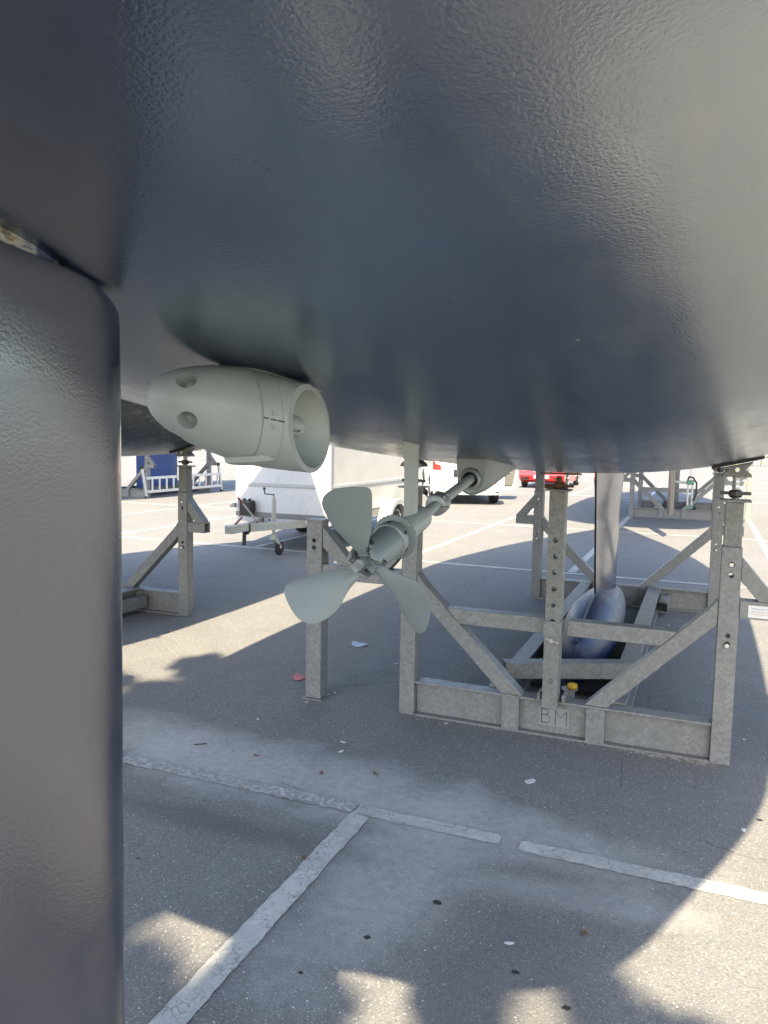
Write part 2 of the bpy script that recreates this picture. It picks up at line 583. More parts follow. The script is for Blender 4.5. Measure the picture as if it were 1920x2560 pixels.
def asphalt_material():
    t = NT('worn_asphalt')
    t.world()
    big = t.noise(0.35, 5, 0.6)
    mid = t.noise(3.2, 6, 0.65)
    c = t.mix(t.fac(big, 0.3, 0.7), (0.185, 0.183, 0.180), (0.235, 0.232, 0.225))
    c = t.mix(t.fac(mid, 0.35, 0.72, 0, 0.5), c, (0.155, 0.154, 0.155))
    # stone grains
    cell = t.voro(145, 'F1', 'Color')
    sep = t.t.nodes.new('ShaderNodeSeparateColor')
    t.link(cell, sep.inputs[0])
    dist = t.voro(145, 'F1', 'Distance')
    grain = t.fac(dist, 0.25, 0.62, 1, 0)
    pale = t.math('MULTIPLY', t.fac(sep.outputs[0], 0.80, 0.97), grain)
    c = t.mix(t.math('MULTIPLY', pale, 0.7), c, (0.46, 0.45, 0.42))
    darkg = t.math('MULTIPLY', t.fac(sep.outputs[1], 0.6, 0.95), grain)
    c = t.mix(t.math('MULTIPLY', darkg, 0.4), c, (0.10, 0.10, 0.102))
    gap = t.fac(dist, 0.45, 0.85, 0, 0.45)
    c = t.mix(gap, c, (0.075, 0.075, 0.077))
    # a few white specks
    c2 = t.voro(31, 'F1', 'Distance')
    c2c = t.voro(31, 'F1', 'Color')
    sp2 = t.t.nodes.new('ShaderNodeSeparateColor')
    t.link(c2c, sp2.inputs[0])
    speck = t.math('MULTIPLY', t.fac(c2, 0.07, 0.13, 1, 0), t.fac(sp2.outputs[2], 0.72, 0.74))
    c = t.mix(speck, c, (0.62, 0.61, 0.58))
    # washed-out dust where the two bay lines meet and along them
    warp = t.noise(2.6, 6, 0.65)
    def dust(cx, cy, rx, ry, rot, amt):
        m = t.mapped((1, 1, 1), loc=(-cx, -cy, 0))
        rt = t.t.nodes.new('ShaderNodeVectorRotate')
        rt.rotation_type = 'Z_AXIS'
        rt.inputs['Angle'].default_value = rot
        t.link(m, rt.inputs['Vector'])
        sx = t.mapped((1 / rx, 1 / ry, 0), src=rt.outputs[0])
        ln = t.t.nodes.new('ShaderNodeVectorMath')
        ln.operation = 'LENGTH'
        t.link(sx, ln.inputs[0])
        d = t.math('ADD', ln.outputs['Value'], t.math('MULTIPLY', t.math('SUBTRACT', warp, 0.5), 1.6))
        return t.math('MULTIPLY', t.fac(d, 0.45, 1.15, 1, 0), amt)
    for a in ((-1.2, -1.05, 1.15, 0.34, 0.0, 0.75), (-0.15, -1.2, 0.95, 0.26, 0.0, 0.6), (-0.3, -1.7, 0.28, 0.75, 0.05, 0.55),
              (0.35, -1.55, 0.5, 0.12, -0.1, 0.45), (-1.9, -0.95, 0.8, 0.3, 0.1, 0.5)):
        c = t.mix(t.math('MULTIPLY', dust(*a), t.fac(t.noise(24, 6, 0.7), 0.25, 0.62, 0.45, 1.25)), c, (0.41, 0.41, 0.40))
    c = t.mix(dust(-1.15, -1.62, 0.75, 0.10, 0.0, 0.5), c, (0.085, 0.085, 0.087))
    c = t.mix(dust(0.25, -2.05, 0.30, 0.75, 0.1, 0.35), c, (0.09, 0.09, 0.092))
    # cracks
    cw = t.noise(1.3, 4, 0.6)
    cm = t.t.nodes.new('ShaderNodeVectorMath')
    cm.operation = 'ADD'
    n3 = t.t.nodes.new('ShaderNodeTexNoise')
    n3.inputs['Scale'].default_value = 2.2
    n3.inputs['Detail'].default_value = 3
    t.link(t.co, n3.inputs['Vector'])
    t.link(t.co, cm.inputs[0])
    sc_ = t.t.nodes.new('ShaderNodeVectorMath')
    sc_.operation = 'SCALE'
    sc_.inputs['Scale'].default_value = 0.22
    t.link(n3.outputs['Color'], sc_.inputs[0])
    t.link(sc_.outputs[0], cm.inputs[1])
    cr_ = t.voro(0.42, 'DISTANCE_TO_EDGE', 'Distance', src=cm.outputs[0])
    crack = t.math('MULTIPLY', t.fac(cr_, 0.0, 0.0020, 1, 0), t.fac(cw, 0.5, 0.58))
    c = t.mix(t.math('MULTIPLY', crack, 0.8), c, (0.035, 0.035, 0.036))
    t.set('Base Color', c)
    t.set('Roughness', 0.86)
    t.set('Specular IOR Level', 0.3)
    h = t.math('ADD', t.math('MULTIPLY', grain, 0.6), t.noise(300, 3))
    b = t.bump(h, 0.55, 0.0022)
    b = t.bump(mid, 0.2, 0.02, b)
    t.set('Normal', b)
    return t.m
M['asphalt'] = asphalt_material()

def line_material(name, wear):
    t = NT(name)
    t.world()
    n = t.noise(9, 5, 0.6)
    c = t.mix(t.fac(n, 0.3, 0.7), (0.40, 0.40, 0.38), (0.54, 0.54, 0.51))
    n3 = t.t.nodes.new('ShaderNodeTexNoise')
    n3.inputs['Scale'].default_value = 16
    n3.inputs['Detail'].default_value = 4
    t.link(t.co, n3.inputs['Vector'])
    vm = t.t.nodes.new('ShaderNodeVectorMath')
    vm.operation = 'MULTIPLY_ADD'
    vm.inputs[1].default_value = (0.06, 0.06, 0.06)
    t.link(n3.outputs['Color'], vm.inputs[0])
    t.link(t.co, vm.inputs[2])
    e1 = t.voro(28, 'DISTANCE_TO_EDGE', 'Distance', src=vm.outputs[0])
    crack = t.math('MULTIPLY', t.fac(e1, 0.0, 0.055, 1, 0), t.fac(t.noise(7, 3), 0.42, 0.58))
    c = t.mix(t.math('MULTIPLY', crack, 0.8), c, (0.11, 0.11, 0.11))
    gone = t.fac(t.noise(38, 6, 0.72), 0.58 - wear, 0.68 - wear)
    c = t.mix(t.math('MULTIPLY', gone, 0.8), c, (0.20, 0.20, 0.195))
    dirt = t.fac(t.noise(2.1, 5, 0.6), 0.40, 0.70, 0, 0.45)
    c = t.mix(dirt, c, (0.25, 0.25, 0.24))
    t.set('Base Color', c)
    t.set('Roughness', 0.7)
    t.set('Normal', t.bump(t.math('SUBTRACT', t.noise(120, 3), crack), 0.4, 0.002))
    return t.m
M['line'] = line_material('worn_white_road_paint', 0.03)
M['linefaded'] = line_material('faded_white_road_paint', 0.14)

def leaf_material(name, col):
    t = NT(name)
    n = t.noise(3, 3)
    t.set('Base Color', t.mix(t.fac(n, 0.3, 0.7), tuple(v * 0.7 for v in col), tuple(v * 1.35 for v in col)))
    t.set('Roughness', 0.6)
    t.set('Subsurface Weight', 0.0)
    return t.m
M['foliage'] = leaf_material('tree_foliage', (0.05, 0.10, 0.025))
M['hedge'] = leaf_material('yellow_green_hedge', (0.22, 0.28, 0.04))

# ------------------------------------------------------------------ ground and bay markings
bm = NB()
box(bm, -450, 450, -250, 900, -0.3, 0.0)
ground = obj('ground', bm, M['asphalt'], kind='structure')

def stripe(x0, x1, y0, y1, mat='line', worn=0.004):
    bm = NB()
    long_x = abs(x1 - x0) > abs(y1 - y0)
    L = abs(x1 - x0) if long_x else abs(y1 - y0)
    n = max(2, min(160, int(L / 0.03)))
    rows = []
    for i in range(n + 1):
        k = i / n
        e = [rnd.uniform(-worn, worn) for _ in range(2)]
        inset = 0.008 if i in (0, n) else 0.0
        if long_x:
            x = x0 + (x1 - x0) * k
            rows.append((bm.verts.new((x, y0 + e[0] + inset, 0.004)), bm.verts.new((x, y1 + e[1] - inset, 0.004))))
        else:
            y = y0 + (y1 - y0) * k
            rows.append((bm.verts.new((x0 + e[0] + inset, y, 0.004)), bm.verts.new((x1 + e[1] - inset, y, 0.004))))
    for a, b in zip(rows, rows[1:]):
        bm.faces.new((a[0], a[1], b[1], b[0]))
    bmesh.ops.recalc_face_normals(bm, faces=bm.faces[:])
    if bm.faces[0].normal.z < 0:
        bmesh.ops.reverse_faces(bm, faces=bm.faces[:])
    me = bpy.data.meshes.new('bay_line')
    bm.to_mesh(me)
    bm.free()
    me.materials.append(M[mat])
    o = bpy.data.objects.new('bay_line', me)
    COL.objects.link(o)
    o.parent = ground
    return o

stripe(-0.65, -0.555, -3.6, -1.30)
stripe(-1.95, -0.65, -1.305, -1.215, 'linefaded', 0.008)
stripe(-0.64, 0.012, -1.305, -1.222)
stripe(0.095, 2.6, -1.315, -1.230)
stripe(2.7, 5.0, -1.315, -1.230)
stripe(-13.0, 7.0, 5.44, 5.54)
stripe(-13.0, 9.0, 10.48, 10.58)
for xl in (-10.15, -8.1, -5.4, -3.01, -0.76, 1.69, 4.1):
    stripe(xl - 0.05, xl + 0.05, 5.6, 10.40)
    stripe(xl - 0.05, xl + 0.05, 10.66, 15.4)
for xl in (-10.15, -8.1, -5.4, -3.01, -0.76, 1.69, 4.1, 6.5, 8.9):
    stripe(xl - 0.05, xl + 0.05, 20.2, 30.0)
stripe(-30, 16, 19.9, 20.02)
stripe(-30, 16, 25.2, 25.32)
stripe(-40, 24, 33.0, 33.14)
stripe(-40, 24, 41.0, 41.14)
for xl in (-20.0, -17.5, -15.0, -12.6):
    stripe(xl - 0.05, xl + 0.05, 4.0, 18.0)

# ------------------------------------------------------------------ the sailboat overhead
T_KEYS = [-4.45, -4.2, -3.66, -3.45, -3.1, -2.7, -2.38, -1.7, -1.15, 0.0, 1.4, 2.5, 4.0, 5.5, 7.0, 7.9, 8.2]
Z_KEYS = [2.005, 1.946, 1.839, 1.803, 1.742, 1.676, 1.634, 1.577, 1.540, 1.480, 1.436, 1.422, 1.45, 1.56, 1.86, 2.35, 3.10]
B_T = [-4.45, -4.2, -3.3, -2.0, 0.0, 2.0, 4.0, 5.5, 7.0, 8.2]
B_B = [1.38, 1.47, 1.75, 1.86, 1.88, 1.84, 1.50, 1.06, 0.48, 0.02]
C_T = [-4.45, -3.5, -2.0, 0.0, 2.0, 4.0, 6.0, 8.2]
C_C = [0.135, 0.14, 0.125, 0.103, 0.11, 0.15, 0.4, 0.6]

def cubic(keys, vals):
    keys, vals = np.array(keys, float), np.array(vals, float)
    n = len(keys)
    h = np.diff(keys)
    d = np.diff(vals) / h
    m = np.zeros(n)
    m[0], m[-1] = d[0], d[-1]
    for i in range(1, n - 1):
        m[i] = 0 if d[i - 1] * d[i] <= 0 else (h[i - 1] + h[i]) * 3 / ((2 * h[i] + h[i - 1]) / d[i - 1] + (h[i] + 2 * h[i - 1]) / d[i])
    def f(x):
        i = int(min(max(np.searchsorted(keys, x) - 1, 0), n - 2))
        u = (x - keys[i]) / h[i]
        return float((2 * u**3 - 3 * u**2 + 1) * vals[i] + (u**3 - 2 * u**2 + u) * h[i] * m[i]
                     + (-2 * u**3 + 3 * u**2) * vals[i + 1] + (u**3 - u**2) * h[i] * m[i + 1])
    return f
f_z0, f_b, f_c = cubic(T_KEYS, Z_KEYS), cubic(B_T, B_B), cubic(C_T, C_C)
f_sheer = cubic([-4.45, 0.0, 5.0, 8.2], [2.72, 2.72, 2.9, 3.16])
f_n = cubic([-4.45, -2.0, 2.0, 5.0, 8.2], [5.0, 6.0, 6.0, 3.2, 2.0])

def hull_z(t, s):
    z0, b, c = f_z0(t), f_b(t), f_c(t)
    zs = f_sheer(t)
    rest = max(0.0, zs - z0 - c * b * b)
    return z0 + min(c, (zs - z0) / (b * b + 1e-6)) * s * s + rest * min(1.0, abs(s) / b) ** f_n(t)

def hull_grid():
    bm = NB()
    ts = list(np.linspace(-4.45, 7.0, 90)) + list(np.linspace(7.08, 8.2, 12))
    nv = 84
    rows = []
    for t in ts:
        b = f_b(t)
        row = []
        for k in range(nv + 1):
            v = -1 + 2 * k / nv
            a = abs(v)
            s = b * math.copysign(1 - (1 - a) ** 1.7, v)
            row.append(bm.verts.new((s, t, hull_z(t, s))))
        rows.append(row)
    for A, B in zip(rows, rows[1:]):
        for k in range(nv):
            bm.faces.new((A[k], A[k + 1], B[k + 1], B[k]))
    bm.faces.new(rows[0])
    # deck between the two sheer lines
    for A, B in zip(rows, rows[1:]):
        bm.faces.new((A[0], B[0], B[-1], A[-1]))
    return bm

def split_hull(mat_low, parent):
    out = []
    for keep_low in (True, False):
        bm = hull_grid()
        bmesh.ops.bisect_plane(bm, geom=bm.verts[:] + bm.edges[:] + bm.faces[:], plane_co=(0, 0, 2.32), plane_no=(0, 0, 1),
                               clear_outer=keep_low, clear_inner=not keep_low)
        out.append(obj('hull' if keep_low else 'topside', bm, mat_low if keep_low else M['topside'], parent, smooth=40))
    return out

boat = thing('sailboat', 'big navy blue hull overhead with rudder, thruster pod, propeller and keel underneath', 'sailboat', (0, 2, 0))
hull, topside = split_hull(M['hull'], boat)

# coachroof and stern rails (above, out of view; they shade the ground)
bm = NB()
loft(bm, [[(-w, y, 2.70), (-w * 0.9, y, z), (0, y, z + 0.06), (w * 0.9, y, z), (w, y, 2.70)]
          for y, w, z in ((-1.2, 1.15, 3.12), (0.8, 1.1, 3.14), (3.2, 0.85, 3.12), (4.6, 0.5, 2.98))])
obj('coachroof', bm, M['topside'], boat, smooth=40)
for sx in (-1, 1):
    bm = NB()
    pts = [(sx * 1.62, -3.0, 3.36), (sx * 1.5, -3.8, 3.36), (sx * 1.24, -4.32, 3.36), (sx * 0.5, -4.40, 3.36)]
    tube(bm, pts, 0.014)
    tube(bm, [(a, b, c - 0.31) for a, b, c in pts], 0.012)
    for p in pts:
        cyl(bm, (p[0], p[1], 2.7), p, 0.013, 8)
    obj('pushpit', bm, M['steel'], boat, smooth=60)

# rudder
def foil(chord, thick, n=22):
    """Half-open list of (x along chord, y) around a symmetric section, leading edge first."""
    up = []
    for i in range(n + 1):
        u = (1 - math.cos(PI * i / n)) / 2
        y = 5 * thick * (0.2969 * math.sqrt(u) - 0.126 * u - 0.3516 * u**2 + 0.2843 * u**3 - 0.1036 * u**4)
        up.append((u * chord, y * chord))
    return up + [(x, -y) for x, y in up[-2:0:-1]]

sec = foil(0.64, 0.19, 48)
def rud_top(t):
    # chamfered leading corner, then a top edge that follows the hull
    return float(np.interp(-t, [3.490, 3.498, 3.508, 3.566, 3.58, 3.60, 3.70, 4.2], [1.770, 1.790, 1.799, 1.819, 1.824, 1.826, 1.8345, 1.872]))
bm = NB()
rings = []
zs = [0.42, 0.46] + [0.55 + 0.06 * i for i in range(20)]
for i, z in enumerate(zs):
    k = 0.86 + 0.14 * (z - 0.42) / 1.3
    e = 0.9 if i == 0 else 1.0
    rings.append([(y * k * e, -3.494 - (1 - k) * 0.1 - x * k, z) for x, y in sec])
rings.append([(y * 1.0, -3.494 - x, rud_top(-3.494 - x) - 0.02) for x, y in sec])
rings.append([(y * 0.985, -3.495 - x * 0.998, rud_top(-3.494 - x) - 0.004) for x, y in sec])
rings.append([(y * 0.95, -3.496 - x * 0.995, rud_top(-3.494 - x)) for x, y in sec])
loft(bm, rings)
rudder = obj('rudder', bm, M['rudder'], boat, smooth=38)
bm = NB()
loft(bm, [[(0.056 * k * math.cos(a), -3.70 + 0.105 * k * math.sin(a), z - 0.18 * (0.105 * k * math.sin(a))) for a in np.linspace(0, 2 * PI, 28, endpoint=False)]
          for k, z in ((0.75, 1.832), (0.97, 1.834), (1.04, 1.838), (1.08, 1.87))])
obj('rudder_bearing', bm, M['patch'], boat, smooth=60)

# keel: thin fin with a bulb, a dark seam down its trailing edge
bm = NB()
rings = []
for z, tte, tle in ((0.20, 1.72, 2.75), (0.45, 1.68, 2.72), (0.75, 1.61, 2.70), (1.05, 1.53, 2.70), (1.30, 1.46, 2.72), (1.46, 1.42, 2.76)):
    c = tle - tte
    fl = 1.0 + max(0, z - 1.15) * 0.6
    rings.append([(y * fl, tle - x, z) for x, y in foil(c, 0.145)])
loft(bm, rings)
keel = obj('keel', bm, M['keel'], boat, smooth=50)
def bulb_ring(t):
    k = (t - 0.78) / (3.25 - 0.78)
    w = 0.205 * (math.sin(PI * min(1, k ** 0.72)) ** 0.62) if 0 < k < 1 else 0.0
    zc = 0.27 - 0.07 * max(0, 1 - k / 0.35)
    h = 0.225 * (max(0.0, math.sin(PI * min(1, (k * 0.9 + 0.1) ** 0.8))) ** 0.7)
    return max(w, 0.004), zc, max(h, 0.03)
bm = NB()
rings = []
for t in np.linspace(0.78, 3.25, 30):
    w, zc, h = bulb_ring(t)
    rings.append([(w * math.cos(a), t, zc + h * math.sin(a)) for a in np.linspace(0, 2 * PI, 28, endpoint=False)])
loft(bm, rings)
obj('bulb', bm, M['bulb'], keel, smooth=180)
bm = NB()
tube(bm, [(0.0, 1.424, 1.45), (0.0, 1.458, 1.30), (0.0, 1.528, 1.05), (0.0, 1.608, 0.75), (0.0, 1.70, 0.46)], 0.0075, 8)
ridge = []
for t in np.linspace(1.70, 0.80, 22):
    w, zc, h = bulb_ring(t)
    ridge.append((0.0, t, zc + h + 0.001))
tube(bm, ridge, 0.006, 8)
obj('trailing_edge', bm, M['seam'], keel, smooth=60)

# shaft line: strut, shaft, fairing, anode, line cutter, propeller
AX = Vector((0, 0.985, 0.173)).normalized()
HUB = Vector((0, -2.674, 1.371))
def on_axis(d):
    return HUB + AX * d
bm = NB()
cyl(bm, on_axis(0.12), on_axis(1.2), 0.0155, 20)
obj('propeller_shaft', bm, M['primer'], boat, smooth=60)
bm = NB()
foot = Vector((0, -2.385, 1.66))
base = on_axis(0.30)
rings = []
for k in np.linspace(0, 1, 22):
    p = base.lerp(foot, k)
    fl = 1.0 + 0.8 * max(0, (k - 0.76) / 0.24) ** 3 + 0.4 * max(0, (0.2 - k) / 0.2) ** 2
    rings.append([(y * (1 + (fl - 1) * 1.8), p.y + (0.40 * 0.088 - x) * fl, p.z) for x, y in foil(0.088, 0.30, 12)])
loft(bm, rings)
strut = obj('shaft_strut', bm, M['primer'], boat, smooth=50)
bm = NB()
lathe(bm, on_axis(0.195), AX, [(0, 0.030), (0.006, 0.034), (0.155, 0.034), (0.182, 0.0325), (0.186, 0.027), (0.20, 0.0255), (0.203, 0.018)], 28)
obj('bearing_tube', bm, M['primer'], strut, smooth=50)
bm = NB()
lathe(bm, on_axis(0.175), AX, [(0, 0.040), (0.006, 0.058), (0.012, 0.058), (0.014, 0.040)], 168,
      wob=lambda a: 1.0 + 0.045 * (((a * 14 / PI) % 1.0) - 0.5))
obj('line_cutter', bm, M['propgrey'], boat, smooth=30)
bm = NB()
lathe(bm, on_axis(0.137), AX, [(0, 0.043), (0.003, 0.0465), (0.034, 0.0465), (0.038, 0.043)], 36)
ring = obj('cutter_clamp', bm, M['zinc'], boat, smooth=50)
bm = NB()
for a in (-0.5, 0.5, 1.6):
    d = Vector((math.cos(a), -0.173 * math.sin(a), 0.985 * math.sin(a)))
    cyl(bm, on_axis(0.155) + d * 0.0455, on_axis(0.155) + d * 0.0475, 0.005, 10)
obj_split('screw', bm, M['hole'], ring)
bm = NB()
lathe(bm, on_axis(0.502), AX, [(0, 0.026), (0.004, 0.031), (0.028, 0.0325), (0.052, 0.031), (0.056, 0.026)], 32)
col = obj('shaft_anode', bm, M['zinc'], boat, smooth=50)
c = NB()
bar(c, on_axis(0.50) + Vector((-0.05, 0, -0.002)), on_axis(0.50) + Vector((0.05, 0, -0.002)) , 0.0035, 0.0035)
box(c, 0.0, 0.05, HUB.y + 0.985 * 0.50 - 0.01, HUB.y + 0.985 * 0.565 + 0.01, on_axis(0.53).z - 0.0075, on_axis(0.53).z - 0.0045)
carve(col, c)
col.data.shade_smooth()
col.data.set_sharp_from_angle(angle=R(45))
bm = NB()
for dy in (0.515, 0.545):
    p = on_axis(dy) + Vector((0.021, 0, 0.021))
    cyl(bm, p, p + Vector((0.004, 0, 0.004)), 0.0042, 10)
obj_split('screw', bm, M['steel'], col)

# shaft exit fairing: rounded block, wedge forward
bm = NB()
def u_ring(t, w, zt, zb, n=14):
    pts = [(-w, t, zt)]
    for i in range(n + 1):
        a = PI + PI * i / n
        pts.append((w * 0.86 * math.cos(a), t, zb + w * 0.86 * (1 + math.sin(a))))
    pts.append((w, t, zt))
    return pts
loft(bm, [u_ring(-1.815, 0.052, 1.62, 1.476), u_ring(-1.80, 0.060, 1.62, 1.466), u_ring(-1.70, 0.059, 1.62, 1.472),
          u_ring(-1.5, 0.050, 1.60, 1.498), u_ring(-1.3, 0.034, 1.58, 1.524), u_ring(-1.12, 0.012, 1.57, 1.546)])
fair = obj('shaft_fairing', bm, M['propgrey'], boat, smooth=35)
exit_p = on_axis(0.905)
c = NB()
cyl(c, on_axis(0.80), on_axis(0.96), 0.0245, 24)
carve(fair, c)
fair.data.shade_smooth()
fair.data.set_sharp_from_angle(angle=R(35))
bm = NB()
lathe(bm, on_axis(0.862), AX, [(0.03, 0.0246), (0.0, 0.0246), (-0.008, 0.0255), (-0.010, 0.030), (-0.006, 0.0345), (0.0, 0.036), (0.03, 0.037)], 32, caps=False)
obj('seal_ring', bm, M['zinc'], fair, smooth=60)

# propeller
prop = None
bm = NB()
lathe(bm, on_axis(-0.024), AX, [(0, 0.0345), (0.004, 0.0375), (0.03, 0.0405), (0.16, 0.0425)], 48)
prop = obj('propeller', bm, M['propgrey'], boat, smooth=40)
E1, E2 = Vector((1, 0, 0)), Vector((0, -0.173, 0.985))
c = NB()
cyl(c, on_axis(-0.06), on_axis(0.010), 0.0275, 32)
carve(prop, c)
# three slots through which the folding blades pass, pointed towards the shaft
for ang in (94.2, -141.6, -29.3):
    a = R(ang)
    rad = E1 * math.cos(a) + E2 * math.sin(a)
    tan = AX.cross(rad)
    c = NB()
    outl = [(-0.024, -0.05), (0.024, -0.05), (0.022, 0.010), (0.0, 0.046), (-0.022, 0.010)]
    v0 = [c.verts.new(HUB + tan * u + AX * w + rad * 0.012) for u, w in outl]
    v1 = [c.verts.new(HUB + tan * u + AX * w + rad * 0.075) for u, w in outl]
    c.faces.new(v0)
    c.faces.new(v1[::-1])
    for q in range(5):
        w = (q + 1) % 5
        c.faces.new((v0[q], v0[w], v1[w], v1[q]))
    carve(prop, c)
prop.data.shade_smooth()
prop.data.set_sharp_from_angle(angle=R(35))
BL = [
 (94.2, 22, [[0.028, 0.02], [0.042, 0.02], [0.068, 0.033], [0.107, 0.048], [0.144, 0.053], [0.17, 0.054], [0.186, 0.047], [0.198, 0.033], [0.202, 0.012], [0.199, -0.016], [0.192, -0.042], [0.187, -0.057], [0.175, -0.062], [0.139, -0.053], [0.097, -0.041], [0.068, -0.031], [0.045, -0.019], [0.023, -0.008]]),
 (-141.6, 22, [[0.030, 0.012], [0.047, -0.012], [0.064, -0.021], [0.088, -0.034], [0.113, -0.045], [0.151, -0.06], [0.186, -0.072], [0.199, -0.068], [0.208, -0.047], [0.211, -0.017], [0.21, 0.011], [0.2, 0.032], [0.186, 0.046], [0.164, 0.054], [0.137, 0.056], [0.113, 0.052], [0.088, 0.039], [0.068, 0.031], [0.046, 0.027], [0.033, 0.024]]),
 (-29.3, 19, [[0.027, 0.005], [0.038, -0.009], [0.061, -0.014], [0.09, -0.019], [0.116, -0.031], [0.138, -0.047], [0.157, -0.056], [0.182, -0.064], [0.203, -0.064], [0.213, -0.039], [0.214, -0.003], [0.207, 0.031], [0.196, 0.05], [0.177, 0.062], [0.15, 0.06], [0.124, 0.049], [0.097, 0.037], [0.079, 0.029], [0.055, 0.024]])]
def smooth_loop(pts, it=2):
    for _ in range(it):
        out = []
        n = len(pts)
        for i in range(n):
            a, b = pts[i], pts[(i + 1) % n]
            out += [(a[0] * 0.75 + b[0] * 0.25, a[1] * 0.75 + b[1] * 0.25), (a[0] * 0.25 + b[0] * 0.75, a[1] * 0.25 + b[1] * 0.75)]
        pts = out
    return pts
for ang, cone, outline in BL:
    a, de, th = R(ang), R(cone), R(-15)
    rad0 = E1 * math.cos(a) + E2 * math.sin(a)
    tan = AX.cross(rad0)
    rad = rad0 * math.cos(de) - AX * math.sin(de)
    axx = AX * math.cos(de) + rad0 * math.sin(de)
    nrm = axx * math.cos(th) + tan * math.sin(th)
    cd = rad.cross(nrm)
    loop = smooth_loop([tuple(p) for p in outline])
    cx = sum(p[0] for p in loop) / len(loop)
    cy = sum(p[1] for p in loop) / len(loop)
    bm = NB()
    def P(r, cc, side, k):
        r = cx + (r - cx) * k
        cc = cy + (cc - cy) * k
        thick = (0.0075 * (1 - min(1, r / 0.22)) + 0.0026) * (1 - k ** 4) + 0.0007
        twist = (0.10 - r) * cc * 2.2
        camber = 0.10 * cc * cc * 6
        return HUB + rad * r + cd * cc + nrm * (twist * 0.35 + camber * 0.25 + side * thick)
    top = [[bm.verts.new(P(r, cc, 1, k)) for r, cc in loop] for k in (1.0, 0.96, 0.85, 0.6, 0.3)]
    bot = [[bm.verts.new(P(r, cc, -1, k)) for r, cc in loop] for k in (1.0, 0.96, 0.85, 0.6, 0.3)]
    n = len(loop)
    for L in (top, bot):
        for A, B in zip(L, L[1:]):
            for i in range(n):
                j = (i + 1) % n
                bm.faces.new((A[i], A[j], B[j], B[i]))
        cv = bm.verts.new(P(cx, cy, 1 if L is top else -1, 0.0))
        for i in range(n):
            bm.faces.new((L[-1][i], L[-1][(i + 1) % n], cv))
    for i in range(n):
        j = (i + 1) % n
        bm.faces.new((top[0][i], top[0][j], bot[0][j], bot[0][i]))
    blade = obj('blade', bm, M['propgrey'], prop, smooth=50)
    # toothed root of the folding blade and its hinge pin
    bm = NB()
    p = HUB + rad0 * 0.004 + AX * 0.012
    q = HUB + rad0 * 0.040 - AX * 0.010
    bar(bm, p, q, 0.024, 0.026, up=AX)
    for k in range(3):
        e = HUB + rad0 * (0.012 + 0.008 * k) - AX * (0.004 + 0.002 * k)
        bar(bm, e - tan * 0.015, e + tan * 0.015, 0.0035, 0.012, up=AX)
    obj('blade_root', bm, M['propgrey'], prop, bevel=0.002)
    bm = NB()
    h = HUB + rad0 * 0.028 + AX * 0.008
    lathe(bm, h - tan * 0.022, tan, [(0, 0.006), (0.002, 0.0075), (0.042, 0.0075), (0.044, 0.006)], 16)
    obj('hinge_pin', bm, M['zinc'], prop, smooth=50)
bm = NB()
lathe(bm, on_axis(-0.038), AX, [(0, 0.006), (0.002, 0.0125), (0.05, 0.0135)], 6)
obj('hub_nut', bm, M['propgrey'], prop, bevel=0.0015)

# stern thruster pod: blunt perforated nose to port and aft, oblique open nozzle to starboard
PA = Vector((0.584, 0.812, 0)).normalized()       # pod axis, nose to nozzle
PE = Vector((PA.y, -PA.x, 0))                     # sideways, to starboard and aft
POPEN = Vector((0.079, -3.097, 1.662))             # centre of the nozzle mouth
PLEN = 0.280
PN = Vector((0.9895, 0.144, 0)).normalized()      # facing of the mouth
def pod_c(u):
    p = POPEN + PA * (u - PLEN)
    p.z = float(np.interp(u, [0, 0.10, 0.20, PLEN, 0.45], [1.706, 1.692, 1.674, 1.662, 1.650]))
    return p
POD = [(0.0, 0.0), (0.0012, 0.0105), (0.004, 0.0185), (0.009, 0.0270), (0.017, 0.0350), (0.030, 0.0440), (0.047, 0.0525), (0.070, 0.0610), (0.098, 0.0685), (0.130, 0.0745), (0.1545, 0.0775),
       (0.1555, 0.0758), (0.1575, 0.0758), (0.1585, 0.0778), (0.190, 0.0785), (0.193, 0.0765), (0.196, 0.0780), (0.24, 0.0765), (0.285, 0.0745), (0.34, 0.0725), (0.46, 0.069)]
NTH = 64
bm = NB()
rings = []
for u, r_ in POD:
    c0 = pod_c(u)
    if r_ == 0:
        rings.append([bm.verts.new(c0)])
    else:
        rings.append([bm.verts.new(c0 + PE * (r_ * math.cos(2 * PI * i / NTH)) + Vector((0, 0, r_ * math.sin(2 * PI * i / NTH)))) for i in range(NTH)])
for A, B in zip(rings, rings[1:]):
    for i in range(NTH):
        j = (i + 1) % NTH
        if len(A) == 1:
            bm.faces.new((A[0], B[i], B[j]))
        else:
            bm.faces.new((A[i], A[j], B[j], B[i]))
res = bmesh.ops.bisect_plane(bm, geom=bm.verts[:] + bm.edges[:] + bm.faces[:], plane_co=POPEN, plane_no=PN, clear_outer=True)
bmesh.ops.holes_fill(bm, edges=[e for e in bm.edges if e.is_boundary], sides=0)
pod = obj('thruster_pod', bm, M['primer'], boat, smooth=40)
c = NB()
bore0 = pod_c(0.175)
lathe(c, bore0, (POPEN - bore0), [(0, 0.060), (0.07, 0.0645), (0.30, 0.0665)], 64)
carve(pod, c)
c = NB()
for k in range(5):
    ph = R(-33 + 73 * k)
    rad = PE * math.cos(ph) + Vector((0, 0, math.sin(ph)))
    p = pod_c(0.048) + rad * 0.0525
    out = (rad * 0.82 - PA * 0.57).normalized()
    lathe(c, p - out * 0.028, out, [(0, 0.005), (0.005, 0.0115), (0.018, 0.0142), (0.026, 0.0152), (0.08, 0.0165)], 28)
carve(pod, c)
md = pod.modifiers.new('bevel', 'BEVEL')
md.width = 0.0022
md.segments = 2
md.limit_method = 'ANGLE'
